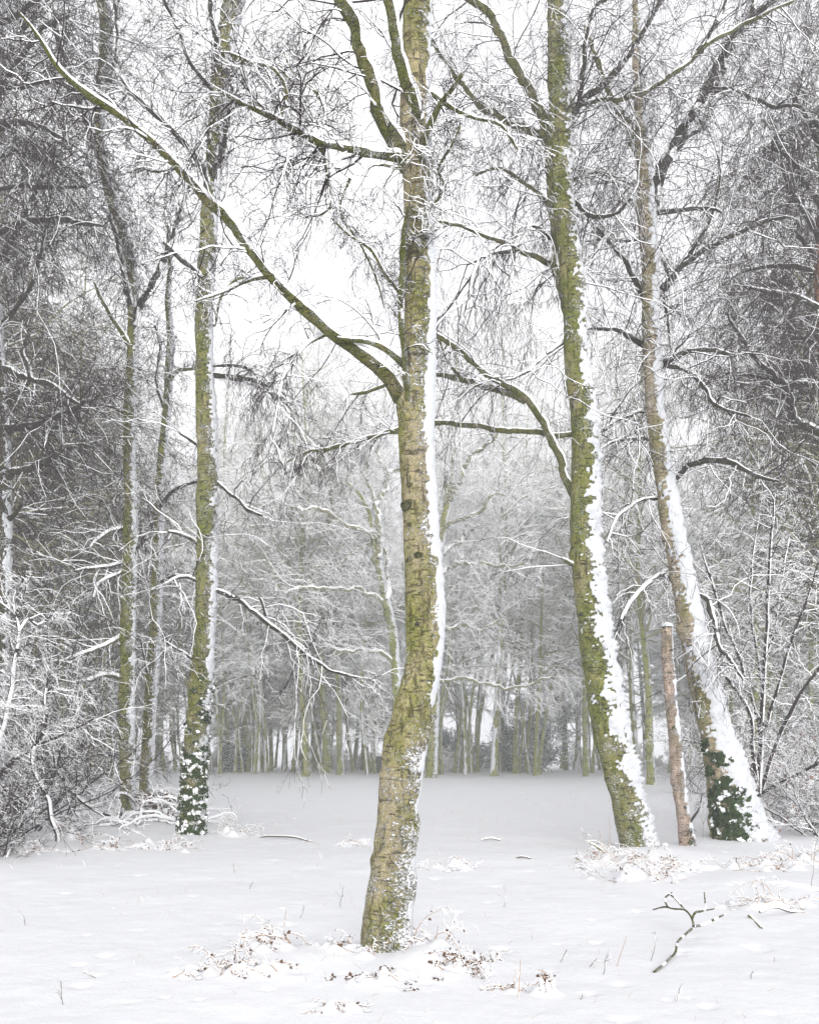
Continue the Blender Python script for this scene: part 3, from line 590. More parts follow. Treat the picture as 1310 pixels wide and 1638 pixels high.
sn = [o for o in COL.objects if o.name.startswith('birch_snag')][0]
_l = trace(E_, 15.2, 15.2, .04)
for q, a in enumerate([(1072, 1040, 2.6), (1069, 1075, 3), (1076, 1120, 2.6), (1075, 1165, 3), (1083, 1200, 2.6), (1085, 1250, 3), (1094, 1290, 3), (1066, 1018, 3), (1099, 1330, 5), (1103, 1345, 6)]): knot(sn, _l, *a, 50 + q)
_t = at(1067, 1004, 15.2); _v, _q = lump(_t + [0, 0, .03], .10, 3, .55); mesh('snow_cap', _v, _q, [M_CRUST], None, sn)
_tb = Tubes()
for q in range(7): _tb.add(np.array([_t + [.07 * math.cos(q), .07 * math.sin(q), -.05], _t + [.075 * math.cos(q), .075 * math.sin(q), .06 + .02 * (q % 3)]]), np.array([.022, .004]), 6, 0, 0, 0, 0)
_tb.build('splintered_top', [B_DARKT], sn)

C_ = [(306, 1342, 40), (308, 1290, 36), (312, 1220, 34), (316, 1150, 36), (321, 1090, 36), (326, 1020, 32), (330, 950, 32), (331, 880, 31), (331, 810, 33), (331, 740, 31), (330, 670, 33), (328, 600, 27), (326, 530, 28),
      (328, 460, 27), (331, 400, 26), (335, 340, 26), (340, 280, 25), (346, 200, 26), (352, 130, 27), (360, 80, 29), (370, 20, 30), (380, -30, 26), (390, -160, 22), (385, -320, 16), (395, -450, 8)]
limbs_c = [
 ([(338, 320, 12), (330, 285, 11), (312, 250, 10), (290, 220, 9), (262, 195, 8), (235, 170, 8), (210, 145, 7), (190, 118, 4)], -.9, {'mat': T_DARK, 'gap': .15}),
 ([(342, 300, 12), (352, 260, 11), (362, 215, 10), (369, 170, 9), (372, 140, 7)], -.5, {'mat': T_DARK, 'gap': .4}),
 ([(358, 150, 14), (350, 110, 12), (346, 70, 10), (342, 30, 9), (330, -20, 7), (320, -60, 5)], -.4, {'mat': T_DARK}),
 ([(352, 160, 7), (330, 130, 7), (308, 105, 6), (295, 75, 6), (280, 35, 5), (262, 0, 5), (250, -30, 3)], -.7, {'gap': .1, 'mat': T_MID}),
 ([(330, 455, 9), (312, 432, 8), (292, 415, 8), (272, 398, 7), (262, 385, 4)], -.6, {'gap': .1, 'mat': T_MID}),
 ([(372, 92, 8), (400, 102, 7), (430, 98, 7), (450, 112, 6), (470, 135, 5)], -.6, {'gap': .05, 'tw': dict(dens=13)}),
 ([(358, 150, 7), (385, 165, 6), (410, 168, 6), (430, 175, 4)], -.4, {'gap': .1}),
 ([(342, 600, 7), (365, 602, 7), (390, 605, 7), (415, 610, 6), (430, 618, 3)], -.6, {'gap': .2, 'mat': T_DARK, 'tw': dict(dens=7, droop=-.3)}),
 ([(345, 770, 5), (362, 785, 5), (380, 800, 5), (400, 818, 5), (420, 825, 3)], -.5, {'gap': .2, 'mat': T_DARK}),
 ([(345, 945, 7), (365, 952, 7), (385, 962, 7), (405, 980, 7), (430, 998, 7), (460, 1020, 7), (490, 1048, 6), (520, 1068, 5), (560, 1080, 4), (600, 1090, 3)], -.8, {'gap': .15, 'mat': T_DARK, 'tw': dict(dens=6, droop=-.25)}),
 ([(425, 985, 4), (420, 965, 4), (415, 955, 3)], -.2, {'Y': 16.2, 'mat': T_DARK, 'tw': dict(dens=2)}),
 ([(316, 870, 6), (300, 858, 6), (285, 852, 6), (268, 850, 4)], -.5, {'gap': .03, 'mat': T_MID}),
 ([(316, 712, 5), (300, 700, 5), (288, 692, 3)], -.3, {'mat': T_DARK}),
 ([(318, 932, 5), (300, 922, 5), (280, 925, 5), (262, 935, 3)], -.4, {'mat': T_DARK}),
 ([(310, 1058, 4), (295, 1045, 4), (278, 1035, 4), (262, 1025, 3)], -.4, {'mat': T_DARK}),
 ([(345, 585, 4), (380, 585, 4), (410, 600, 3), (440, 640, 3)], -.5, {'mat': T_DARK, 'tw': dict(dens=15, L1=(.5, 1.4), droop=-.35)}),
 ([(345, 520, 4), (352, 480, 4), (375, 450, 4), (400, 445, 3)], -.5, {'tw': dict(dens=6)}),
]
cc, c_line = hero('birch_tree', 'sturdy birch with ivy on its lower trunk, right-hand tree of the left trio', C_, limbs_c, B_GREEN, 16.5, 51,
    crust=(lambda t: np.interp(t, [0, .3, .5, .7, 1], [.34, .30, .28, .36, .3]), .055, -.05),
    sides=36, twig=dict(dens=7.5, fine=.0028, L1=(.5, 2.2), droop=-.16, wig=.28, n2=6, n3=5), knots=24, top_twigs=9.0, amp=.03)

A_ = [(205, 1308, 24), (204, 1240, 24), (202, 1170, 24), (203, 1100, 23), (204, 1030, 23), (206, 950, 22), (208, 870, 22), (208, 800, 20), (206, 720, 19), (207, 650, 18), (211, 580, 17), (213, 520, 17), (212, 460, 18),
      (207, 410, 16), (196, 370, 15), (180, 330, 14), (168, 280, 14), (158, 230, 15), (160, 160, 17), (168, 90, 18), (170, 40, 19), (160, -20, 18), (150, -130, 15), (160, -280, 7)]
limbs_a = [
 ([(215, 520, 12), (226, 480, 11), (246, 448, 10), (262, 415, 9), (276, 380, 8), (286, 350, 7), (294, 325, 6), (303, 295, 4)], -.5, {'gap': .3, 'mat': T_DARK}),
 ([(213, 500, 11), (203, 460, 11), (195, 420, 9), (186, 380, 8), (177, 345, 6)], -.5, {'gap': .2, 'mat': T_MID}),
 ([(214, 560, 8), (200, 540, 8), (180, 510, 7), (162, 480, 7), (150, 450, 4)], -.5, {'gap': .08}),
 ([(168, 145, 8), (183, 110, 7), (188, 70, 7), (186, 30, 6), (180, -20, 5)], -.4, {'gap': .4, 'mat': T_DARK}),
 ([(150, 230, 10), (130, 170, 9), (108, 110, 8), (92, 50, 8), (85, 0, 7), (78, -60, 4)], -.5, {'gap': .15, 'mat': T_MID}),
 ([(196, 845, 6), (175, 850, 6), (155, 862, 5), (145, 875, 3)], -.5, {'mat': T_MID}),
 ([(196, 900, 6), (175, 905, 6), (150, 908, 5), (120, 912, 3)], -.6, {'mat': T_MID}),
 ([(195, 915, 5), (175, 925, 5), (155, 935, 5), (148, 955, 3)], -.5, {'mat': T_MID}),
 ([(194, 1018, 7), (170, 1030, 7), (145, 1040, 7), (118, 1050, 5), (95, 1058, 3)], -.8, {'mat': T_GREEN}),
 ([(193, 1085, 7), (175, 1080, 6), (155, 1082, 6), (135, 1088, 5), (118, 1092, 3)], -.7, {'mat': T_GREEN, 'gap': 0}),
 ([(200, 660, 5), (182, 652, 5), (165, 648, 4)], -.4, {'mat': T_DARK}),
 ([(216, 880, 4), (228, 870, 4), (236, 862, 3)], -.4, {'mat': T_DARK}),
]
hero('birch_tree', 'slender green birch forking high up, leftmost tree of the left trio', A_, limbs_a, B_GREEN, 18.2, 61,
    crust=(lambda t: np.interp(t, [0, 1], [.34, .3]), .055, -.1), sides=30, twig=dict(dens=10, fine=.0034, L1=(.5, 2.0), droop=-.15, wig=.28), knots=20, top_twigs=8.0, amp=.028)

B__ = [(233, 1262, 20), (236, 1200, 20), (240, 1130, 19), (245, 1060, 18), (249, 990, 18), (251, 910, 17), (252, 840, 16), (255, 780, 14), (261, 710, 13), (267, 650, 12), (270, 590, 12), (272, 540, 10), (268, 480, 8), (272, 420, 6), (268, 360, 4)]
limbs_b = [
 ([(253, 820, 6), (265, 795, 6), (280, 782, 5), (300, 775, 5), (320, 768, 3)], -.5, {'mat': T_DARK}),
 ([(268, 610, 7), (282, 595, 6), (296, 590, 5), (315, 590, 3)], -.5, {'gap': 0}),
 ([(262, 650, 5), (250, 610, 5), (256, 560, 4), (248, 520, 4)], -.4, {'mat': T_MID}),
 ([(243, 1090, 4), (232, 1060, 4), (225, 1020, 3)], -.4, {'mat': T_DARK}),
 ([(252, 935, 5), (270, 925, 6), (290, 922, 6), (318, 930, 4)], -.5, {'gap': .05, 'mat': T_MID}),
 ([(251, 860, 4), (240, 830, 4), (238, 800, 3)], -.4, {'mat': T_DARK}),
]
hero('birch_tree', 'thin rough dark birch, middle tree of the left trio, behind the brush pile', B__, limbs_b, B_GREEN, 20.5, 71,
    crust=(.40, .06, -.1), sides=26, twig=dict(dens=10, fine=.0036, L1=(.5, 1.6), droop=-.1, wig=.3), knots=16, amp=.028)

for q, a in enumerate([(650, 812, 11), (683, 503, 7), (650, 592, 6), (681, 386, 6), (655, 780, 4.5), (669, 892, 6), (654, 842, 4), (690, 770, 4), (651, 900, 4), (690, 640, 4), (660, 470, 3), (668, 1000, 4)]): knot(main, main_line, *a, q)
# ivy on two of the trunks
def ivy(root, line, z0, z1, a0, a1, n, size, seed, snow=.25):
    rng = np.random.default_rng(seed); P, Rr = line[:, :3], line[:, 3]; k = np.where((P[:, 2] > z0) & (P[:, 2] < z1))[0]
    i = rng.choice(k, n); a = a0 + (a1 - a0) * rng.random(n); d = np.stack([np.cos(a), np.sin(a), np.zeros(n)], -1)
    c = P[i] + d * (Rr[i] + .012 + .05 * rng.random(n) ** 2)[:, None]; c[:, 2] += rng.normal(size=n) * .03
    keep = fbm(c * 5, 2, seed) > -.35 + .75 * ((c[:, 2] - z0) / (z1 - z0)) ** 1.6; c, d = c[keep], d[keep]; n = len(c)
    nrm = norm(d + rng.normal(size=(n, 3)) * .55); t = norm(np.cross(nrm, rng.normal(size=(n, 3)))); b = np.cross(nrm, t)
    s = size * (.6 + .8 * rng.random(n))[:, None]
    V = np.stack([c - t * s * .5, c + b * s * .45 + nrm * s * .12, c + t * s * .7, c - b * s * .45 + nrm * s * .12], 1).reshape(-1, 3)
    return mesh('ivy', V, np.arange(4 * n).reshape(-1, 4), [M_IVY, M_SNOW], (fbm(c * 11, 2, seed + 1) > .42 - snow).astype(int), root, False)
ivy(cc, c_line, -.1, 2.9, -3.1, .3, 3600, .05, 3, .25)
ivy(ff, f_line, .0, 1.75, -2.9, -.9, 3200, .07, 4, .14)

# ------------------------------------------------------------------ wood prototypes
def auto_trunk(H, r, rng, lean=.04, n=26, wob=.12):
    z = np.linspace(0, H, n); ph = rng.random(4) * 6.28; lx, ly = rng.normal(size=2) * lean
    x = lx * z + wob * np.sin(z * .35 + ph[0]) + wob * .5 * np.sin(z * .9 + ph[1]); y = ly * z + wob * np.sin(z * .33 + ph[2])
    x -= x[0]; y -= y[0]; t = z / H
    R = r * (1 - .9 * t ** 1.1) * (1 + .35 * np.exp(-z / .35)); z = z.copy(); z[0] = -.4
    return np.stack([x, y, z, R], -1)
def wood_tree(name, H, r, kind, seed, label, group, cat='tree'):
    rng = np.random.default_rng(seed); root = empty(name, (0, 0, 0), label, cat, group)
    tb = Tubes(); fine = .0045
    if kind == 'weeping':
        l = auto_trunk(H, r, rng, .02); nl, tmn, ang, ratio, up0, dr = 40, .30, (.45, 1.0), .26, .04, -.22
        n2, n3, load, gp = 10, 10, 1.3, .2
    elif kind == 'spread':
        l = auto_trunk(H, r, rng, .04, wob=.3); nl, tmn, ang, ratio, up0, dr = 26, .30, (.8, 1.35), .42, .05, -.05
        n2, n3, load, gp = 12, 11, 1.9, .08
    elif kind == 'pole':
        l = auto_trunk(H, r, rng, .02); nl, tmn, ang, ratio, up0, dr = 28, .32, (.9, 1.4), .24, .03, -.06
        n2, n3, load, gp = 10, 9, 2.0, .05
    elif kind == 'dark':
        l = auto_trunk(H, r, rng, .03); nl, tmn, ang, ratio, up0, dr = 40, .22, (.5, 1.15), .30, .03, -.20; fine = .0065
        n2, n3, load, gp = 11, 8, .16, .6  # snow cut and twigs blackened so these crowns carry the vignette's shade
    elif kind == 'bare':
        l = auto_trunk(H, r, rng, .05, wob=.22); nl, tmn, ang, ratio, up0, dr = 12, .60, (.6, 1.1), .20, .04, -.10
        n2, n3, load, gp = 8, 8, 1.2, .2
    elif kind == 'lace':
        l = auto_trunk(H, r, rng, .06, wob=.3); nl, tmn, ang, ratio, up0, dr = 36, .30, (.7, 1.4), .50, .02, -.06
        n2, n3, load, gp = 12, 11, 2.6, .04
    P, Rr = l[None, :, :3], l[None, :, 3]
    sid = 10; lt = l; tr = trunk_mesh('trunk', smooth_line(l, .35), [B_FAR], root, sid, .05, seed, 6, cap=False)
    if True:
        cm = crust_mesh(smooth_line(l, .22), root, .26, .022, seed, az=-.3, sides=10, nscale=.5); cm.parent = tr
    p, d, L, rr = kids(P, Rr, np.array([H]), nl, tmn, *ang, ratio, .45, rng, .25, .97, .6)
    L = np.maximum(L, 1.0); rr = np.clip(rr, .015, .07)
    A, RA = grow(p, d, L, rr, 12, .16 if kind != 'spread' else .22, up0, rng, .8, kink=.05)
    tb.add(A, RA, 6, load, 0, 1, gp, 1, 1.4)
    p, d, L2, rr = kids(A, RA, L, n2, .12, .5, 1.15, .48, .55, rng, .1)
    Bp, RB = grow(p, d, L2, np.maximum(rr, fine * 1.3), 7, .24, dr * .5, rng, .6, kink=.08)
    tb.add(Bp, np.maximum(RB, fine), 4, load, 0, 1, gp, 2, 2.8)
    p, d, L3, rr = kids(Bp, RB, L2, n3, .1, .4, 1.15, .75 if kind == 'weeping' else .6, .7, rng, 0, bal=.3)
    Cp, RC = grow(p, d, np.maximum(L3, .3), np.maximum(rr, fine * .9), 5, .26, dr, rng, .4, kink=.08)
    tb.add(Cp, np.maximum(RC, fine * .75), 4, load * (.6 if kind == 'weeping' else .3 if kind == 'dark' else 1), 2, 1, gp + .05, 3, 2.8)
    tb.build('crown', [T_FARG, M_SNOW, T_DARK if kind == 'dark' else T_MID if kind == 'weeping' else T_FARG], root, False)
    return root
def kids_of(o): return [c for c in bpy.data.objects if c.parent == o]
CH = {}
def copy_tree(root, loc, rz, s, label=None, group=None):
    if root.name not in CH: CH[root.name] = [(c, kids_of(c)) for c in kids_of(root)]
    r = root.copy(); COL.objects.link(r); r.location = loc; r.rotation_euler = (0, 0, rz); r.scale = s
    if label: r['label'] = label
    if group: r['group'] = group
    for c, gs in CH[root.name]:
        k = c.copy(); COL.objects.link(k); k.parent = r
        for g in gs: h = g.copy(); COL.objects.link(h); h.parent = k
    return r
USED = set()
def put(root, x, y, rz, s, label=None, group=None):
    z = float(ground(x, y)) - .02
    s = (s, s, s) if isinstance(s, (int, float)) else s
    if root.name not in USED:
        USED.add(root.name); pass
        if root.name not in CH: CH[root.name] = [(c, kids_of(c)) for c in kids_of(root)]
        root.location = (x, y, z); root.rotation_euler = (0, 0, rz); root.scale = s
        if label: root['label'] = label
        if group: root['group'] = group
        return root
    return copy_tree(root, (x, y, z), rz, s, label, group)

LW = 'snow-laced tree with a slim olive trunk, deep in the far wood'
GW = 'trees crowding the far wood'
W1 = wood_tree('woodland_tree', 22, .17, 'weeping', 101, LW, GW)
W2 = wood_tree('woodland_tree', 19, .15, 'weeping', 102, LW, GW)
P1 = wood_tree('woodland_tree', 16, .14, 'pole', 103, LW, GW)
P2 = wood_tree('woodland_tree', 13, .11, 'pole', 104, LW, GW)
S1 = wood_tree('woodland_tree', 15, .20, 'spread', 105, LW, GW)
S2 = wood_tree('woodland_tree', 12, .16, 'spread', 106, LW, GW)
LD = 'tall birch, dense weeping crown darkened for the vignette, closing off the sides'
GD = 'weeping birches at both sides, darkened for the vignette'
D1 = wood_tree('weeping_birch', 24, .17, 'dark', 107, LD, GD)
D2 = wood_tree('weeping_birch', 21, .15, 'dark', 108, LD, GD)
LL = 'low spreading tree coated white with snow, in the far wood'
GL = 'snow-coated low trees of the far wood'
L1_ = wood_tree('understorey_tree', 9, .09, 'lace', 109, LL, GL)
L2_ = wood_tree('understorey_tree', 7, .08, 'lace', 110, LL, GL)

# trees at the edge of the clearing, placed where the photo shows them: px, foot py, kind, scale, width factor, label
EDGE = [
 (103, 1243, S1, 1.25, 'dark mossy trunk left of the left trio, stout and half lost behind snowy twigs'),
 (152, 1240, P1, 1.2, 'slim green trunk leaning beside a thicker one, far left edge of the clearing'),
 (163, 1236, W1, 1.1, 'straight green trunk at the far left edge of the clearing, left of the left trio'),
 (186, 1241, P2, .9, 'narrow trunk just left of the leftmost birch of the trio'),
 (280, 1232, P2, 1.0, 'thin pole seen in the gap between the middle and right birches of the left trio'),
 (352, 1238, P1, .9, 'thin speckled trunk in the far wood just right of the ivy-clad birch'),
 (395, 1236, P1, 1.0, 'smooth yellow-green trunk leaning left, right of the ivy-clad birch'),
 (413, 1238, P2, .9, 'thin snow-streaked pole, left one of a close pair left of centre'),
 (426, 1237, P2, 1.0, 'thin snow-streaked pole, right one of a close pair left of centre'),
 (454, 1234, W2, .8, 'thin speckled trunk standing alone left of the straight olive one'),
 (490, 1243, W1, .95, 'straight olive trunk standing forward of the wood, left of the central birch'),
 (508, 1232, P1, 1.0, 'pale trunk just right of the straight olive one'),
 (526, 1238, S1, 1.1, 'mossy trunk with a bulge, left of the pair of dark leaning stems'),
 (545, 1240, W2, 1.0, 'snow-speckled pale trunk in front of the mossy bulging one'),
 (568, 1232, P2, 1.1, 'dark leaning stem, left one of the pair left of the central birch'),
 (580, 1231, P2, .9, 'dark leaning stem, right one of the pair left of the central birch'),
 (698, 1232, W2, .9, 'slim olive trunk close to the right side of the central birch'),
 (730, 1234, S2, .8, 'short dark green trunk right of the central birch'),
 (762, 1235, W1, .9, 'upright olive trunk with a slimmer stem against it, right of the central birch'),
 (790, 1242, W2, 1.05, 'forked-foot trunk leaning right, midway between central birch and leaning birch'),
 (824, 1238, P1, 1.0, 'snow-speckled trunk beside the dark evergreen bush'),
 (842, 1236, P2, .9, 'thin brown stem between the evergreen bushes'),
 (857, 1241, P2, 1.0, 'stem with a snowy foot bent to the right, by the evergreen bush'),
 (938, 1243, W1, .8, 'smooth tan trunk leaning right, just left of the leaning green birch'),
 (1042, 1256, W2, .9, 'green trunk standing between the leaning green birch and the pink snag'),
 (1018, 1240, P1, 1.0, 'speckled trunk seen past the right side of the leaning green birch'),
 (1205, 1262, P1, .9, 'reddish trunk behind the dark multi-stemmed shrub'),
 (1240, 1250, S2, 1.0, 'pinkish brown trunk near the right edge behind the shrub'),
 (1262, 1248, W1, .9, 'brown trunk at the right edge of the wood'),
 (60, 1255, P1, 1.0, 'reddish stem at the far left behind the snowy thicket'),
]
erng = np.random.default_rng(77)
for px, py, pr, s, lb in EDGE:
    Y = Yof(py); x = (px - CX) * Y / F
    put(pr, x, Y, erng.random() * 6.28, (s * 1.25, s * 1.25, s * (1.0 + .3 * erng.random())), lb, 'trees along the far edge of the clearing')

# the crowd behind
rng = np.random.default_rng(5)
cnt = 0; pts = []
while cnt < 40:
    Y = 54 + 20 * rng.random(); px = -140 + 1590 * rng.random(); x = (px - CX) * Y / F
    if any((x - a) ** 2 + (Y - b) ** 2 < 1.3 ** 2 for a, b in pts): continue
    pts.append((x, Y)); cnt += 1
    side = abs(px - 655) / 655
    pr = [W1, W2, P1, P2, S1, S2][rng.choice(6, p=[.24, .22, .2, .18, .09, .07])]
    s = (.72 + .35 * rng.random()) * (1 + .25 * side)
    put(pr, x, Y, rng.random() * 6.28, (s, s, s * (.9 + .25 * rng.random())), LW, GW)

LB = 'slim bare pole with its small crown far up, among the trunks of the far wood'
GB = 'slim bare poles of the far wood'
Q1 = wood_tree('slim_pole_tree', 17, .10, 'bare', 211, LB, GB); Q2 = wood_tree('slim_pole_tree', 15, .075, 'bare', 212, LB, GB)
rng = np.random.default_rng(35)
for q in range(135):
    Y = 53 + 17 * rng.random(); px = -60 + 1430 * rng.random(); a = .8 + .5 * rng.random()
    put([Q1, Q2][q % 2], (px - CX) * Y / F, Y, rng.random() * 6.28, (a, a, .8 + .4 * rng.random()), LB, GB)
# tall crowns closing the gap in the middle
for q, (px, Y, s) in enumerate([(365, 66, 1.2), (425, 62, 1.1), (505, 70, 1.3), (585, 64, 1.25), (735, 66, 1.25), (800, 62, 1.2), (850, 70, 1.3), (905, 64, 1.15), (980, 68, 1.2)]):
    put([W1, W2][q % 2], (px - CX) * Y / F, Y, q * 2.1, (s, s, s * 1.12), 'tall pale weeping crown rising above the middle of the far wood', 'tall crowns in the middle of the far wood')
# low snow-coated trees between and in front of the crowd
rng = np.random.default_rng(15)
for q in range(24):
    Y = 56 + 18 * rng.random() ** 1.2; px = -120 + 1550 * rng.random()
    put([L1_, L2_][q % 2], (px - CX) * Y / F, Y, rng.random() * 6.28, .8 + .6 * rng.random(), LL, GL)
# weeping birches at the two sides, their dark crowns standing in for a vignette
SIDE = [(-120, 21, .85), (-55, 30, 1.1), (1395, 23, .85), (1350, 37, 1.1), (-75, 26, 1.0), (10, 34, 1.0), (95, 38, .95), (45, 44, 1.05), (-150, 33, 1.1), (150, 47, 1.0), (-30, 50, 1.2), (205, 54, 1.05), (-110, 44, 1.2), (75, 55, 1.2), (255, 62, 1.1), (-20, 40, 1.0), (128, 60, 1.2), (178, 40, .85),
      (1352, 29, .92), (1300, 41, 1.0), (1410, 36, 1.1), (1228, 50, 1.0), (1440, 46, 1.2), (1340, 52, 1.15), (1165, 56, 1.0), (1270, 60, 1.2), (1380, 60, 1.25), (1120, 64, 1.0), (1330, 45, .9)]
for q, (px, Y, s) in enumerate(SIDE):
    lb = 'tall birch, dense weeping crown darkened for the vignette, ' + ('behind the left birches' if px < 655 else 'behind the right-hand birches')
    put([D1, D2][q % 2], (px - CX) * Y / F, Y, q * 1.7, s, lb, GD)

# ------------------------------------------------------------------ trees at the frame's edges and two forked trees at mid distance
LEFT_ = [(-14, 1340, 40), (-8, 1200, 34), (-2, 1050, 30), (3, 900, 28), (5, 800, 26), (4, 700, 24), (-2, 600, 22), (-10, 450, 20), (-14, 300, 18), (-8, 150, 16), (-2, 0, 14), (-10, -200, 10), (-20, -400, 5)]
limbs_l = [
 ([(0, 372, 8), (30, 355, 8), (65, 350, 8), (105, 353, 8), (140, 358, 6), (165, 360, 3)], -.6, {'gap': .03}),
 ([(0, 302, 6), (35, 298, 6), (80, 299, 6), (110, 300, 4), (140, 298, 3)], -.5, {'gap': .1}),
 ([(-5, 205, 9), (20, 196, 9), (50, 200, 8), (80, 210, 6), (110, 228, 4)], -.6, {'gap': .02}),
 ([(0, 520, 7), (20, 500, 7), (45, 465, 7), (60, 430, 6), (68, 390, 5), (75, 350, 4)], -.7, {'gap': .2}),
 ([(0, 590, 10), (25, 596, 9), (50, 608, 8), (80, 615, 7), (110, 635, 6), (135, 650, 4)], -.8, {'gap': .02}),
 ([(0, 640, 10), (20, 635, 9), (42, 620, 8), (46, 590, 7), (36, 560, 6), (45, 535, 4)], -.6, {'gap': .02}),
 ([(4, 688, 12), (30, 682, 10), (60, 676, 10), (90, 666, 9), (120, 655, 8), (138, 640, 5)], -.9, {'gap': .0}),
 ([(4, 770, 12), (20, 757, 11), (45, 750, 10), (75, 735, 9), (100, 718, 9), (125, 712, 6), (145, 715, 3)], -.8, {'gap': .0}),
 ([(2, 835, 8), (20, 825, 7), (34, 805, 6), (38, 790, 4)], -.3, {'gap': .1}),
 ([(-10, 420, 9), (20, 380, 8), (60, 300, 7), (75, 250, 6), (60, 200, 4)], -.5, {'gap': .3}),
 ([(-8, 160, 9), (20, 110, 8), (50, 70, 7), (75, 40, 6), (110, 25, 4)], -.8, {'gap': .5}),
 ([(-8, 110, 8), (30, 60, 7), (60, 10, 6), (90, -30, 4)], .4, {'gap': .5}),
 ([(-8, 130, 8), (20, 140, 7), (60, 130, 6), (100, 135, 5), (140, 160, 3)], .6, {'gap': .5}),
 ([(-8, 40, 8), (30, 20, 7), (70, -5, 6), (110, -10, 4)], -.4, {'gap': .5}),
 ([(-12, 270, 8), (20, 240, 7), (50, 250, 6), (90, 260, 4)], .5, {'gap': .5}),
]
hero('birch_tree', 'dark trunk cut off by the left edge, its snowy boughs reaching in', LEFT_, limbs_l, B_DARKT, 17.5, 81,
    crust=(.3, .05, -.1), sides=24, twig=dict(dens=10, fine=.0038, L1=(.6, 3.0), droop=-.14, wig=.2, n2=8, n3=6, load=.3, gap=.5, mi=2), limbmat=T_DARK, top_twigs=9.5)  # snow thinned on these twigs so the left edge darkens like a vignette
RIGHT_ = [(1352, 1300, 40), (1350, 1150, 34), (1344, 1000, 32), (1338, 850, 30), (1330, 700, 28), (1322, 560, 26), (1316, 420, 24), (1322, 280, 22), (1330, 120, 18), (1335, -60, 14), (1340, -260, 6)]
limbs_r = [
 ([(1335, 705, 15), (1310, 693, 14), (1285, 682, 13), (1270, 668, 12), (1262, 640, 12), (1254, 615, 11), (1238, 600, 8), (1215, 580, 7), (1195, 555, 6), (1175, 525, 5), (1162, 500, 4)], -.9, {'gap': .12, 'tw': dict(dens=10)}),
 ([(1325, 630, 9), (1300, 615, 9), (1280, 612, 8), (1255, 612, 7), (1235, 606, 5), (1200, 600, 4), (1170, 600, 3)], -.6, {'gap': .05}),
 ([(1318, 500, 9), (1290, 480, 8), (1260, 470, 7), (1225, 465, 6), (1190, 458, 4)], -.7, {'gap': .05}),
 ([(1318, 450, 9), (1290, 430, 8), (1250, 425, 7), (1215, 428, 5), (1185, 435, 3)], .6, {'gap': .2}),
 ([(1318, 400, 10), (1300, 360, 9), (1280, 330, 8), (1262, 300, 7), (1250, 260, 5)], -.7, {'gap': .5}),
 ([(1318, 330, 9), (1290, 300, 8), (1270, 260, 7), (1240, 240, 5), (1215, 235, 3)], .3, {'gap': .5}),
 ([(1322, 250, 9), (1300, 210, 8), (1280, 170, 7), (1262, 140, 5)], -.5, {'gap': .5}),
 ([(1325, 210, 9), (1300, 195, 8), (1270, 200, 7), (1240, 215, 5)], -.8, {'gap': .1}),
 ([(1320, 560, 7), (1295, 545, 6), (1270, 540, 5), (1245, 550, 3)], .4, {'gap': .4}),
 ([(1316, 440, 7), (1296, 400, 6), (1280, 380, 6), (1270, 370, 4)], .5, {'gap': .5}),
]
hero('birch_tree', 'dark birch at the right edge, its kinked brown boughs and hanging twigs reaching in', RIGHT_, limbs_r, B_RED, 20.0, 91,
    crust=(.3, .05, -.1), sides=24, twig=dict(dens=11, fine=.0040, L1=(.8, 3.4), droop=-.24, wig=.18, n2=8, n3=6, load=.25, gap=.5, mi=2), limbmat=T_DARK, top_twigs=9.0)  # little twig snow here: the right edge's vignette darkening is built in
MID1 = [(636, 1236, 18), (636, 1150, 16), (634, 1090, 15), (629, 1020, 14), (618, 965, 14), (609, 920, 12), (602, 880, 12), (597, 850, 11), (592, 820, 9), (578, 795, 8), (566, 780, 6), (556, 772, 4)]
limbs_m1 = [
 ([(603, 895, 11), (608, 860, 10), (603, 830, 9), (604, 805, 9), (615, 785, 9), (622, 762, 8), (640, 745, 7), (660, 725, 5), (670, 700, 3)], -.8),
 ([(616, 960, 10), (620, 920, 9), (617, 890, 8), (612, 870, 7)], .6),
 ([(600, 852, 8), (575, 845, 7), (550, 838, 7), (530, 822, 7), (515, 814, 6), (480, 815, 6), (462, 808, 4), (445, 795, 3)], -1.5, {'gap': .02}),
 ([(622, 765, 7), (610, 740, 7), (600, 720, 6), (590, 700, 5), (575, 690, 4)], .8),
 ([(604, 805, 6), (590, 780, 6), (585, 745, 5), (600, 700, 5), (615, 660, 4), (612, 620, 3)], .5),
 ([(618, 965, 6), (590, 948, 6), (560, 940, 6), (520, 943, 6), (480, 940, 5), (450, 950, 3)], -1.5, {'gap': .02}),
 ([(632, 1060, 6), (600, 1040, 6), (560, 1045, 5), (520, 1030, 4)], -1.5, {'gap': .02}),
 ([(600, 870, 6), (570, 880, 5), (540, 900, 5), (500, 905, 3)], 1.5, {'gap': .02}),
]
hero('forked_tree', 'contorted forked tree with snowy zigzag limbs, seen just left of the central birch', MID1, limbs_m1, B_FAR, 46, 111,
    crust=(.4, .07, -.2), sides=16, twig=dict(dens=4.5, fine=.0065, L1=(.9, 3.4), droop=-.06, wig=.3, n2=8, n3=7, load=2.0, gap=.05), limbmat=T_FARG, knots=8)
MID2 = [(690, 1238, 17), (694, 1150, 15), (698, 1050, 14), (700, 960, 13), (702, 890, 12), (709, 840, 12), (718, 800, 11), (722, 770, 9), (724, 745, 7), (727, 720, 3)]
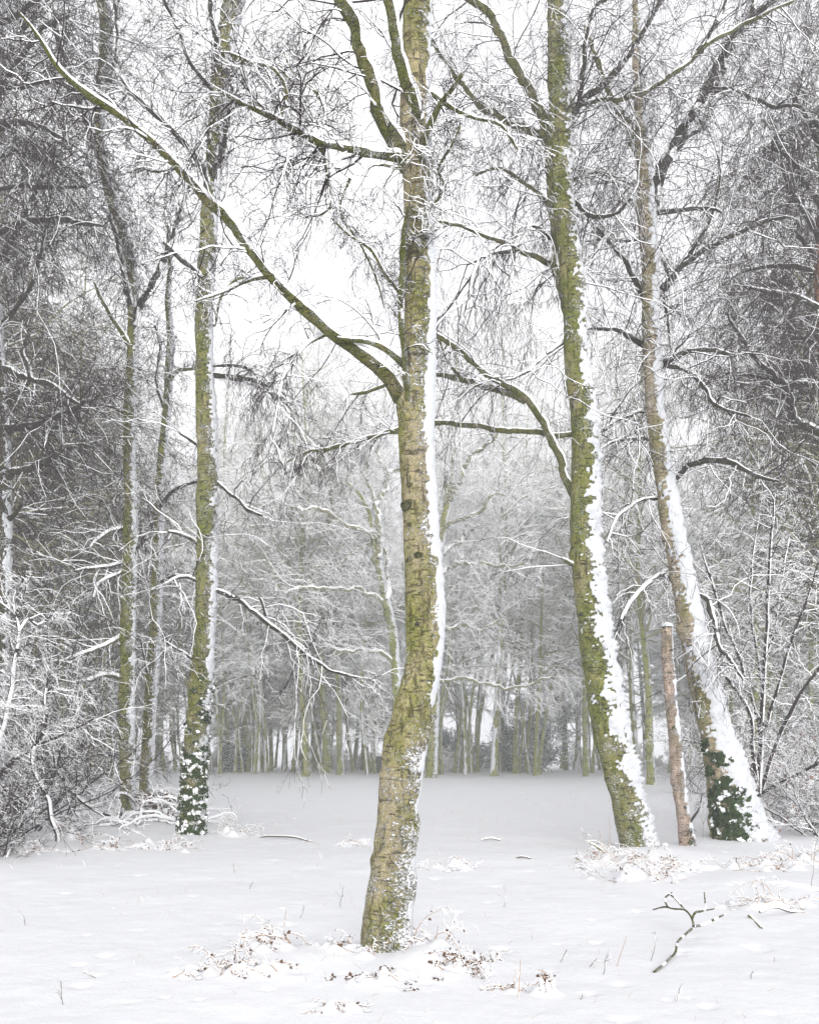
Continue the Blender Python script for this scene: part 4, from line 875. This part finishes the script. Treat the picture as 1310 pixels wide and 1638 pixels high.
limbs_m2 = [
 ([(718, 800, 9), (730, 775, 9), (738, 755, 8), (748, 735, 7), (765, 720, 7), (785, 706, 6), (800, 692, 4)], -1),
 ([(716, 805, 7), (716, 775, 6), (710, 755, 5), (714, 735, 4)], .5),
 ([(703, 850, 7), (725, 835, 6), (745, 825, 6), (770, 818, 6), (790, 790, 5), (812, 795, 3)], -1.5, {'gap': .02}),
 ([(700, 920, 6), (730, 905, 6), (760, 900, 5), (800, 908, 4), (840, 900, 3)], -1.5, {'gap': .02}),
 ([(700, 890, 7), (715, 880, 7), (740, 860, 6), (757, 840, 5), (770, 815, 3)], 1.0),
 ([(700, 1010, 5), (730, 1000, 5), (770, 1005, 5), (800, 985, 4), (812, 960, 3)], -1.0),
 ([(702, 1090, 5), (740, 1085, 5), (800, 1100, 5), (850, 1095, 4), (900, 1080, 3)], -1.0),
]
hero('forked_tree', 'grey forked tree with a broken top, its limbs showing just right of the central birch', MID2, limbs_m2, B_FAR, 48, 121,
    crust=(.4, .07, -.2), sides=16, twig=dict(dens=4.5, fine=.0065, L1=(.9, 3.4), droop=-.06, wig=.3, n2=8, n3=7, load=2.0, gap=.05), limbmat=T_FARG, knots=8)

# ------------------------------------------------------------------ shrubs and thickets
def shrub(name, label, c, stems, Hh, seed, bark=T_DARK, load=1.6, n1=9, n2=7, n3=6, spread=.45, fine=.003, leaf=0, leafmat=None, group=None, traced=None, Y=None, cat='shrub', droop=-.05, r0=.016):
    rng = np.random.default_rng(seed); root = empty(name, c, label, cat, group); sb = Tubes(); tb = Tubes(); ends = []
    A = None
    if stems:
        p = np.array(c)[None] + rng.normal(size=(stems, 3)) * np.array([.18, .15, 0]); p[:, 2] = c[2] - .1
        d = rng.normal(size=(stems, 3)) * spread; d[:, 2] = 1
        L = Hh * (.55 + .5 * rng.random(stems)); A, RA = grow(p, d, L, r0 * (.6 + .8 * rng.random(stems)), 16, .12, .02, rng, .8, kink=.06)
        sb.add(A, RA, 6, load, 0, 1, .12, 1)
    tr = []
    for q, (pts, dy) in enumerate(traced or []):
        l = jitter(trace(pts, Y, Y + dy, .08), .015, seed + q); sb.add(l[:, :3], l[:, 3] * .85, 10, load * .5, 0, 1, .38, q); tr.append(l)
    if A is not None:
        p, d, l1, r = kids(A, RA, L, n1, .15, .5, 1.2, .42, .6, rng, .1)
        B, RB = grow(p, d, l1, np.maximum(r, fine * 1.3), 8, .2, droop * .3, rng, .65, kink=.1); tb.add(B, np.maximum(RB, fine), 4, load, 0, 1, .12, 2, 1.2)
        p, d, l2, r = kids(B, RB, l1, n2, .1, .5, 1.2, .5, .7, rng, .05)
        C, RC = grow(p, d, np.maximum(l2, .15), np.maximum(r, fine), 6, .24, droop, rng, .5, kink=.12); tb.add(C, np.maximum(RC, fine * .8), 4, load, 0, 1, .15, 3, 1.2); ends.append(C[:, -1])
        if n3:
            p, d, l3, r = kids(C, RC, np.maximum(l2, .15), n3, .1, .5, 1.1, .6, .7, rng, 0)
            D, RD = grow(p, d, np.maximum(l3, .08), np.maximum(r, fine * .8), 4, .26, droop, rng, .4, kink=.12); tb.add(D, np.maximum(RD, fine * .7), 4, load, 0, 1, .2, 4, 1.2); ends.append(D[:, -1])
    for l in tr:
        twigs_on(tb, l[:, :3], l[:, 3], rng, dens=n1, L1=(.3, 1.1), n2=n2, n3=n3, wig=.25, droop=droop, load=load, tmin=.25, mi=0, fine=fine * .8, gap=.15)
    sb.build('stem', [bark, M_SNOW], root); tb.build('twigs', [bark, M_SNOW], root, False)
    if leaf:
        E = np.concatenate(ends) if ends else np.concatenate([l[:, :3] for l in tr]); E = E[rng.choice(len(E), leaf)]
        n = leaf; t = norm(rng.normal(size=(n, 3))); b = norm(np.cross(t, rng.normal(size=(n, 3)))); s = .022 * (.6 + rng.random((n, 1)))
        V = np.stack([E, E + (t + b * .6) * s, E + t * 2 * s, E + (t - b * .6) * s], 1).reshape(-1, 3)
        mesh('leaves', V, np.arange(4 * n).reshape(-1, 4), [leafmat or M_REDLEAF], None, root, False)
    return root
Gs = [
 ([(1213, 1332, 16), (1212, 1290, 14), (1215, 1240, 12), (1217, 1180, 10), (1221, 1100, 8), (1226, 1020, 7), (1229, 940, 6), (1234, 860, 5), (1240, 790, 3)], -.3),
 ([(1214, 1275, 9), (1204, 1200, 8), (1201, 1150, 7), (1185, 1115, 6), (1160, 1082, 6), (1135, 1045, 5), (1110, 1000, 4), (1095, 965, 3)], -.8),
 ([(1217, 1180, 7), (1206, 1130, 6), (1185, 1060, 6), (1160, 1000, 5), (1145, 950, 5), (1128, 900, 4), (1120, 870, 3)], .6),
 ([(1220, 1110, 6), (1210, 1040, 5), (1200, 960, 5), (1205, 880, 4), (1215, 820, 3)], .5),
 ([(1222, 1180, 7), (1235, 1130, 6), (1250, 1080, 6), (1268, 1020, 5), (1290, 960, 4), (1310, 900, 3)], -.6),
 ([(1216, 1270, 8), (1235, 1210, 7), (1255, 1160, 7), (1280, 1110, 6), (1310, 1070, 5), (1330, 1040, 3)], -.9),
 ([(1216, 1270, 7), (1245, 1255, 6), (1275, 1240, 6), (1310, 1220, 5)], -.9),
 ([(1224, 1060, 5), (1240, 1000, 5), (1250, 930, 4), (1262, 860, 3)], .5),
 ([(1212, 1240, 5), (1180, 1215, 5), (1150, 1195, 4), (1120, 1190, 4), (1080, 1180, 3)], -1.2),
 ([(1214, 1290, 5), (1190, 1240, 5), (1160, 1215, 4), (1140, 1170, 3)], -1.4),
]
shrub('hazel_bush', 'dark multi-stemmed bush with snow-lined branches fanning upward, right of the ivy-footed birch', gpt(1213, 1332), 0, 0, 131, load=.75, n1=9, n2=6, n3=4, traced=Gs, Y=17.4, fine=.0036)
Ls = [
 ([(90, 1358, 9), (92, 1335, 9), (82, 1310, 9), (78, 1280, 9), (66, 1255, 9), (54, 1232, 9), (52, 1210, 8), (56, 1192, 8), (68, 1175, 7), (74, 1150, 6), (70, 1120, 5), (78, 1080, 3)], -.3),
 ([(-10, 1250, 10), (8, 1232, 9), (25, 1212, 8), (45, 1203, 7), (58, 1192, 6)], -.1),
 ([(-20, 1240, 12), (0, 1180, 10), (15, 1120, 9), (22, 1060, 8), (30, 1010, 7), (22, 960, 5), (40, 920, 3)], .4),
 ([(30, 1010, 5), (45, 990, 5), (60, 1000, 4), (85, 985, 3)], .3),
 ([(58, 1192, 5), (90, 1180, 5), (120, 1165, 5), (150, 1150, 3)], -.4),
]
shrub('sapling', 'bent dark sapling with a zigzag stem rising from the snow at the left edge', gpt(90, 1358), 0, 0, 141, load=.6, n1=12, n2=7, n3=5, traced=Ls, Y=15.0, fine=.0032)
shrub('fallen_bough', 'thin bough arching down to the snow left of the left trio', gpt(190, 1312), 0, 0, 142, load=.9, n1=3, n2=3, n3=2, traced=[
  ([(84, 1195, 5), (88, 1215, 6), (95, 1240, 6), (112, 1262, 6), (135, 1285, 7), (165, 1302, 7), (195, 1312, 7), (215, 1314, 5)], .8), ([(120, 1270, 4), (122, 1285, 3), (119, 1300, 3), (126, 1310, 2)], .3)], Y=17.2, cat='branch')
THK = [(-25, 15.5, 4.6, 'snow-covered thicket cut by the left edge, topmost and largest of the left bushes'), (45, 17.5, 4.6, 'snow-covered bush behind the bent sapling at the left'),
       (110, 20, 4.6, 'snow-covered bush between the bent sapling and the leftmost birch of the trio'), (-20, 13.5, 1.7, 'low snowy bush nearest the camera at the left edge'), (-25, 20, 6.5, 'tall snowy thicket behind the other bushes at the left edge'),
       (150, 27, 5.0, 'hazy snow-covered bush farther back, just left of the leftmost birch')]
for q, (px, Y, h, lb) in enumerate(THK):
    x = (px - CX) * Y / F; shrub('snowy_bush', lb, (x, Y, float(ground(x, Y))), 13, h, 150 + q, load=.20, n1=9, n2=7, n3=5, spread=.8, fine=.0030, group='snowy bushes at the left')
THR = [(1262, 18.5, 1.9, 400, 'low snowy bush with russet leaves right of the dark multi-stemmed bush'), (1310, 16.5, 1.7, 200, 'low snowy bush cut by the right edge'), (1180, 21, 1.8, 260, 'low snowy bush with russet leaves behind the ivy-footed birch'),
       (1325, 22, 4.0, 0, 'tall snowy bush at the right edge'), (1285, 27, 4.5, 0, 'tall snowy bush behind the low ones near the right edge'), (1120, 32, 2.6, 0, 'hazy snowy bush seen between pink snag and ivy-footed birch')]
for q, (px, Y, h, lf, lb) in enumerate(THR):
    x = (px - CX) * Y / F; shrub('snowy_bush', lb, (x, Y, float(ground(x, Y))), 12, h, 170 + q, load=.45, n1=9, n2=7, n3=5, spread=.6, fine=.0030, leaf=lf, group='snowy bushes at the right')
# low brush all along the far edge
LBW = 'low snow-covered brush at the foot of the far wood'
BR = [shrub('snowy_brush', LBW, (0, 0, 0), 12, h, 190 + q, bark=T_FARG, load=2.4, n1=10, n2=8, n3=6, spread=.7, fine=.006, group='brush at the foot of the far wood') for q, h in enumerate((1.3, .9, 2.0))]
rng = np.random.default_rng(25)
for q in range(70):
    px = -100 + 1500 * rng.random(); Y = 60 + 22 * rng.random()
    put(BR[rng.integers(3)], (px - CX) * Y / F, Y, rng.random() * 6.28, .6 + .7 * rng.random(), LBW, 'brush at the foot of the far wood')

def evergreen(c, h, wd, seed, label):
    rng = np.random.default_rng(seed); root = empty('evergreen_bush', c, label, 'bush'); tb = Tubes(); c = np.array(c)
    A, RA = grow(np.repeat(c[None], 9, 0), np.array([0, 0, 1.0]) + rng.normal(size=(9, 3)) * .35, np.full(9, h), np.full(9, .05), 9, .12, 0, rng, .8)
    tb.add(A, RA, 5, 1.5); p, d, l, r = kids(A, RA, np.full(9, h), 26, .05, .7, 1.4, wd, .5, rng)
    B, RB = grow(p, d, l, np.maximum(r, .01), 7, .15, -.06, rng); tb.add(B, RB, 4, 2.0, 0, 1, .1, 1, 1.5); tb.build('stems', [T_DARK, M_SNOW], root, False)
    n = 15000; k = rng.integers(0, len(B), n); i = rng.integers(1, 7, n); E = B[k, i] + rng.normal(size=(n, 3)) * .11
    t = norm(rng.normal(size=(n, 3)) * np.array([1, 1, .5])); nn = norm(np.array([0, 0, 1.0]) + rng.normal(size=(n, 3)) * .8); b = norm(np.cross(nn, t)); s = .06 * (.6 + .7 * rng.random((n, 1)))
    V = np.stack([E - t * s, E + b * s * .5, E + t * s, E - b * s * .5], 1).reshape(-1, 3)
    up = V.reshape(-1, 4, 3) + np.array([0, 0, .02]); V = np.concatenate([V, (up + rng.normal(size=(n, 1, 3)) * .02)[rng.random(n) < .42].reshape(-1, 3)])
    m = len(V) // 4; mesh('leaves', V, np.arange(4 * m).reshape(-1, 4), [M_HOLLY, M_SNOW], (np.arange(m) >= n).astype(int), root, False)
def gp2(px, Y): x = (px - CX) * Y / F; return (x, Y, float(ground(x, Y)))
evergreen(gp2(872, 60), 5.0, .34, 1, 'dark green snow-dusted evergreen bush left of the leaning green birch')
evergreen(gp2(815, 63), 3.6, .36, 2, 'smaller snow-dusted evergreen bush between two far trunks, right of the central birch')
evergreen(gp2(712, 66), 3.2, .36, 3, 'faint snow-dusted evergreen bush close beside the central birch on its right')
evergreen(gp2(372, 58), 1.5, .45, 4, 'small dark evergreen bush at the foot of the far poles, left of centre')
evergreen(gp2(1300, 42), 4.2, .34, 5, 'dark evergreen bush deep behind the bushes at the right edge')

# stump, log, fallen sticks
def stick(name, label, pts, Y0, Y1, m=T_MID, load=1.0, cat='branch', sides=10, forks=(), gap=.15, jit=.008, group=None, snow=1.0):
    l = jitter(trace(pts, Y0, Y1, .02), jit, len(pts)); c = l[0, :3].copy(); c[2] = float(ground(c[0], c[1])); root = empty(name, c, label, cat, group)
    tb = Tubes(); tb.add(l[:, :3], l[:, 3], sides, load, 0, 1, gap, 3, snow, nf=26.0); tb.build('stem', [m, M_SNOW], root)
    for f in forks:
        yy = Y0 + (Y1 - Y0) * f[1]; lf = jitter(trace(f[0], yy, yy + f[2], .02), jit, 9); tb = Tubes(); tb.add(lf[:, :3], lf[:, 3], 8, load, 0, 1, gap, 4, snow, nf=26.0); tb.build('twig', [m, M_SNOW], root)
    return root
stick('fallen_branch', 'forked green-brown dead branch lying on the snow in the right foreground', [(1046, 1556, 4), (1062, 1544, 4), (1080, 1527, 4), (1084, 1507, 4), (1098, 1493, 4), (1109, 1482, 4), (1106, 1468, 3), (1095, 1456, 3), (1078, 1455, 3), (1062, 1452, 3), (1044, 1456, 2)], 6.7, 8.6, B_LIMB, .5,
   forks=[([(1109, 1482, 5), (1125, 1480, 4), (1142, 1472, 4), (1162, 1462, 2)], .5, .3), ([(1107, 1470, 4), (1113, 1460, 4), (1127, 1455, 3), (1126, 1428, 2)], .6, .2), ([(1068, 1452, 3), (1064, 1438, 3), (1075, 1428, 2)], .85, .2), ([(1095, 1456, 3), (1082, 1440, 3), (1070, 1430, 2)], .75, .3), ([(1127, 1457, 3), (1140, 1455, 2), (1150, 1450, 2)], .65, .2)], gap=.58)
stick('log', 'long snow-topped log lying on the snow, running out of the right edge', [(1226, 1420, 7), (1245, 1422, 9), (1270, 1427, 10), (1300, 1434, 11), (1345, 1442, 12)], 10.7, 10.0, T_MID, 1.4, 'log', 12, gap=.0, snow=1.3)
stick('fallen_branch', 'thin bent branch on the snow below the log near the right edge', [(1215, 1460, 3), (1240, 1452, 3), (1262, 1458, 4), (1282, 1462, 4), (1276, 1476, 3)], 8.9, 9.2, T_MID, .9)
stick('fallen_branch', 'short stubby stick on the snow below the log near the right edge', [(1198, 1466, 5), (1208, 1476, 5), (1218, 1486, 4)], 8.9, 8.3, T_GREEN, .7)
stick('fallen_branch', 'straight thin stick lying on the snow just right of the ivy-clad birch', [(415, 1340, 2), (440, 1338, 3), (470, 1340, 3), (498, 1347, 2)], 16.6, 15.9, T_MID, .7)
stick('fallen_branch', 'short tilted stick on the snow left of the leaning green birch', [(922, 1373, 4), (935, 1379, 3)], 13.2, 13.0, T_GREEN, .2)
stick('fallen_branch', 'slanting stick poking out left of the leaning green birch', [(945, 1350, 4), (962, 1360, 4), (975, 1370, 3)], 14.0, 13.6, T_GREEN, .5)
stick('fallen_branch', 'small dark branch lying before the snowy bracken under the leaning green birch', [(982, 1405, 3), (995, 1400, 3), (1012, 1390, 3), (1008, 1396, 2)], 11.8, 12.2, T_DARK, .5)
stick('fallen_branch', 'pale bent twig on open snow halfway between central birch and leaning green birch', [(818, 1375, 2), (835, 1371, 3), (850, 1374, 2)], 13.4, 13.2, T_MID, .6)
stick('fallen_branch', 'faint thin stick on open snow nearer the central birch', [(770, 1344, 2), (785, 1342, 3), (800, 1344, 2)], 16, 16, T_MID, .8)
stick('fallen_branch', 'horizontal dark stick behind the left birch above the brush pile', [(182, 1275, 5), (200, 1276, 5), (225, 1277, 5), (240, 1278, 4)], 19.8, 19.6, T_DARK, .6)
def stump():
    c = np.array(gp2(605, 58.0)); l = np.array([[c[0], c[1], c[2] - .2, .26], [c[0], c[1], c[2] + .2, .21], [c[0] + .03, c[1], c[2] + .7, .19], [c[0] + .04, c[1], c[2] + 1.0, .17]])
    root = empty('tree_stump', c, 'dark broken stump at the clearing edge, touching the left side of the central birch', 'stump')
    t = trunk_mesh('wood', smooth_line(l, .08), [B_DARKT], root, 20, .05, 5, 4); 
    tb = Tubes(); k = l[-1, :3]; tb.add(np.array([k + [-.2, 0, .03], k + [0, 0, .06], k + [.2, 0, .03]]), np.array([.08, .13, .08]), 8, 2.0, 1, 1, 0, 0); tb.build('snow_cap', [T_DARK, M_SNOW], root)
stump()

def bracken(px, py, wpx, n, label, seed, hgt=.28, leaves=60, lumps=26, name='bracken_clump', Y=None, rust=.4):
    lumps = max(3, lumps // 3)
    rng = np.random.default_rng(seed); Y = Y or Yof(py); c = np.array(gp2(px, Y)); w_ = wpx * Y / F
    root = empty(name, c, label, 'bracken', 'snowy bracken clumps'); tb = Tubes()
    p = c + rng.normal(size=(n, 3)) * np.array([w_ * .45, w_ * .22, 0]); p[:, 2] = ground(p[:, 0], p[:, 1]) - .02
    d = rng.normal(size=(n, 3)) * .8; d[:, 2] = .5 + rng.random(n); L = hgt * (.8 + 1.4 * rng.random(n))
    A, RA = grow(p, d, L, np.full(n, .0035), 10, .16, -.20, rng, .5, kink=.06); A[..., 2] = np.maximum(A[..., 2], ground(A[..., 0], A[..., 1]) + .004)
    tb.add(A, RA, 5, 1.0, 0, 1, .45, 1); tb.build('stalks', [T_RUST, M_SNOW], root)
    fb = Tubes(); q, dd, l, r = kids(A, RA, L, 9, .3, .9, 1.4, .25, .5, rng); B, RB = grow(q, dd, np.maximum(l, .03), np.full(len(q), .002), 4, .2, -.15, rng)
    B[..., 2] = np.maximum(B[..., 2], ground(B[..., 0], B[..., 1]) + .004)
    fb.add(B, RB, 4, 1.3, 0, 1, .25, 2, 1.0); fb.build('fronds', [M_LEAF, M_SNOW], root, False)
    Vs, Qs, o = [], [], 0
    for q in range(lumps):
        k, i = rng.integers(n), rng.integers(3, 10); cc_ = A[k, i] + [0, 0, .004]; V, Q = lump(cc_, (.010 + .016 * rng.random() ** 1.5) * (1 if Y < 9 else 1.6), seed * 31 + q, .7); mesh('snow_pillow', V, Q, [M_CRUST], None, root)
    k = rng.integers(0, n, leaves); i = rng.integers(2, 8, leaves); E = A[k, i] - np.array([0, 0, .015]) + rng.normal(size=(leaves, 3)) * .018
    E[:, 2] = np.maximum(E[:, 2], ground(E[:, 0], E[:, 1]) + .003)
    t = norm(rng.normal(size=(leaves, 3))); b = norm(np.cross(t, rng.normal(size=(leaves, 3)))); s = .013 * (.5 + rng.random((leaves, 1)))
    V = np.stack([E - t * s, E + b * s * .7 + [0, 0, .008], E + t * s, E - b * s * .7], 1).reshape(-1, 3); mesh('dead_leaves', V, np.arange(4 * leaves).reshape(-1, 4), [M_LEAF], None, root, False)

for b_ in BRACKEN: bracken(*b_)

# single stems and twigs poking out of the snow
POKE = [(100, 1606, 34, .5, 'T', 'small forked twig poking from the snow in the lower left corner'), (545, 1453, 42, -.1, 'T', 'upright thin stem on open snow left of the central birch'), (398, 1423, 14, .6, 'T', 'tiny dark twig on open snow in the left middle ground'),
        (695, 1516, 30, .1, 'R', 'short rust stalk just right of the central birch'), (829, 1596, 62, .02, 'R', 'tall straight rust stalk in the foreground right of centre'), (985, 1545, 48, .35, 'R', 'slanting rust stalk right of centre'),
        (1040, 1537, 45, .7, 'T', 'dark curved twig left of the forked dead branch'), (804, 1453, 32, .3, 'T', 'small forked twig on open snow right of the central birch'), (893, 1536, 24, .2, 'T', 'short pale twig right of centre, leftmost of a loose row'),
        (938, 1545, 22, .3, 'T', 'short pale twig in the loose row right of centre'), (962, 1558, 40, .4, 'T', 'snow-caked leaning twig in the loose row right of centre'), (1238, 1535, 8, .1, 'R', 'tiny rust stub standing alone in the lower right'),
        (1205, 1566, 16, -.7, 'T', 'short dark tilted stick in the lower right'), (1082, 1602, 26, .0, 'T', 'small forked twig near the bottom right of centre'), (975, 1362, 54, -.05, 'R', 'tall thin rust stem beside the foot of the leaning green birch'),
        (965, 1360, 30, -.2, 'R', 'short curved stem beside the foot of the leaning green birch'), (790, 1548, 28, -.2, 'T', 'thin forked twig above the upright rust stalk'), (160, 1565, 28, -.7, 'T', 'faint slanting twig in the lower left'),
        (375, 1395, 20, .1, 'T', 'faint upright twig on open snow below the ivy-clad birch'), (1298, 1425, 95, -.08, 'T', 'tall wispy stem rising behind the log at the right edge'), (1125, 1345, 60, .05, 'T', 'wispy stem standing by the snowy foot of the ivy-footed birch'),
        (660, 1400, 10, .1, 'T', 'tiny twig on open snow beside the central birch'), (925, 1600, 16, .7, 'T', 'faint tiny twig at the bottom right of centre'), (40, 1480, 24, -.3, 'T', 'faint thin twig at the left edge of the open snow'), (480, 1470, 20, .3, 'T', 'faint bent twig on open snow halfway to the central birch')]
for q, (px, py, h, ln, k, lb) in enumerate(POKE):
    rng = np.random.default_rng(400 + q); c = gpt(px, py); Hh = h * c[1] / F; root = empty('dead_stalk' if k == 'R' else 'twig', c, lb, 'stalk' if k == 'R' else 'twig', 'stalks poking out of the snow' if k == 'R' else 'twigs poking out of the snow')
    tb = Tubes(); A, RA = grow(c[None] - [0, 0, .03], np.array([[ln, rng.normal() * .3, 1.0]]), np.array([Hh * math.hypot(1, ln) + .03]), np.array([.0032 if k == 'R' else .0026]) * max(1, c[1] / 9), 9, .04 if k == 'R' else .14, 0, rng, .5)
    tb.add(A, RA, 6, .5, 0, 1, .5, q); tb.build('stem', [T_RUST if k == 'R' else T_MID, M_SNOW], root)
    if k == 'T':
        fb = Tubes(); p, d, l, r = kids(A, RA, np.array([Hh]), 4, .25, .5, .9, .6, .8, rng, .3); B, RB = grow(p, d, l, r, 6, .18, 0, rng, .5); fb.add(B, RB, 5, .8, 0, 1, .4, q); fb.build('side_twig', [T_MID, M_SNOW], root)

def grass():
    rng = np.random.default_rng(66); n = 900; Y = 5.2 + 30 * rng.random(n) ** 1.1; x = (rng.random(n) - .5) * .92 * Y; k = fbm(np.stack([x, Y, x * 0], -1) / 1.3, 2, 8) > .02; x, Y = x[k], Y[k]; n = len(x)
    p = np.stack([x, Y, ground(x, Y) - .01], -1); d = np.array([0, 0, 1.0]) + rng.normal(size=(n, 3)) * .45
    A, RA = grow(p, d, (.03 + .07 * rng.random(n)) * (.7 + Y / 25), np.full(n, .0011) * (.7 + Y / 12), 6, .12, -.12, rng, .6); tb = Tubes(); tb.add(A, RA, 4, .5, 0, 1, .5, 1)
    o = tb.build('grass', [T_RUST, M_SNOW], None, False); o['label'] = 'sparse pale grass tips poking through the snow of the clearing'; o['category'] = 'grass'; o['kind'] = 'stuff'
grass()

# brush pile between the left birches
def brush():
    rng = np.random.default_rng(9); c = np.array(gp2(232, 18.2)); root = empty('brush_pile', c, 'tangled heap of snow-covered branches between the left birches', 'brush pile')
    n = 60; tb = Tubes(); p = c + rng.normal(size=(n, 3)) * np.array([.5, .35, 0]); p[:, 2] = c[2] - .02 + .55 * rng.random(n) * np.exp(-((p[:, 0] - c[0] - .2) / .55) ** 2)
    d = rng.normal(size=(n, 3)); d[:, 2] = np.abs(d[:, 2]) * .35; A, RA = grow(p, d, .6 + 1.1 * rng.random(n), .012 + .022 * rng.random(n) ** 2, 14, .20, -.10, rng, .6, kink=.05)
    A[..., 2] = np.maximum(A[..., 2], ground(A[..., 0], A[..., 1]) + .02); tb.add(A, RA, 8, 1.9, 0, 1, .0, 1, 1.2); tb.build('branches', [T_DARK, M_SNOW], root)
    fb = Tubes(); q, dd, l, r = kids(A, RA, np.full(n, 1.1), 7, .2, .5, 1.2, .4, .5, rng, .4); B, RB = grow(q, dd, l, np.maximum(r, .004), 7, .25, -.05, rng); fb.add(B, RB, 4, 1.6, 0, 1, .1, 2, 1.2)
    B[..., 2] = np.maximum(B[..., 2], ground(B[..., 0], B[..., 1])); fb.build('twigs', [T_DARK, M_SNOW], root, False)
    n = 500; E = c + rng.normal(size=(n, 3)) * np.array([.28, .2, 0]) + np.array([.25, .1, 0]); E[:, 2] = c[2] + .5 * rng.random(n); t = norm(rng.normal(size=(n, 3))); b = norm(np.cross(t, rng.normal(size=(n, 3)))); s = .03 * (.5 + rng.random((n, 1)))
    V = np.stack([E - t * s, E + b * s * .7, E + t * s, E - b * s * .7], 1).reshape(-1, 3); mesh('dead_leaves', V, np.arange(4 * n).reshape(-1, 4), [M_LEAF], None, root, False)
brush()

# ------------------------------------------------------------------ winter haze
def haze():
    x, y0, y1, z0, z1 = 425, -35, 565, -2.0, 42
    V = [(a, b, c) for c in (z0, z1) for b in (y0, y1) for a in (-x, x)]
    Q = [(0, 2, 3, 1), (4, 5, 7, 6), (0, 1, 5, 4), (2, 6, 7, 3), (0, 4, 6, 2), (1, 3, 7, 5)]
    m = bpy.data.materials.new("winter_haze"); m.use_nodes = True; n = m.node_tree; n.nodes.clear()
    o = n.nodes.new('ShaderNodeOutputMaterial'); v = n.nodes.new('ShaderNodeVolumePrincipled')
    v.inputs['Color'].default_value = (.93, .95, .96, 1); v.inputs['Density'].default_value = HAZE_D; v.inputs['Anisotropy'].default_value = 0.0
    n.links.new(v.outputs[0], o.inputs['Volume']); ob = mesh('haze', V, Q, [m], None, None, False); ob['kind'] = 'stuff'
HAZE_D = 0.0035
if HAZE_D: haze()
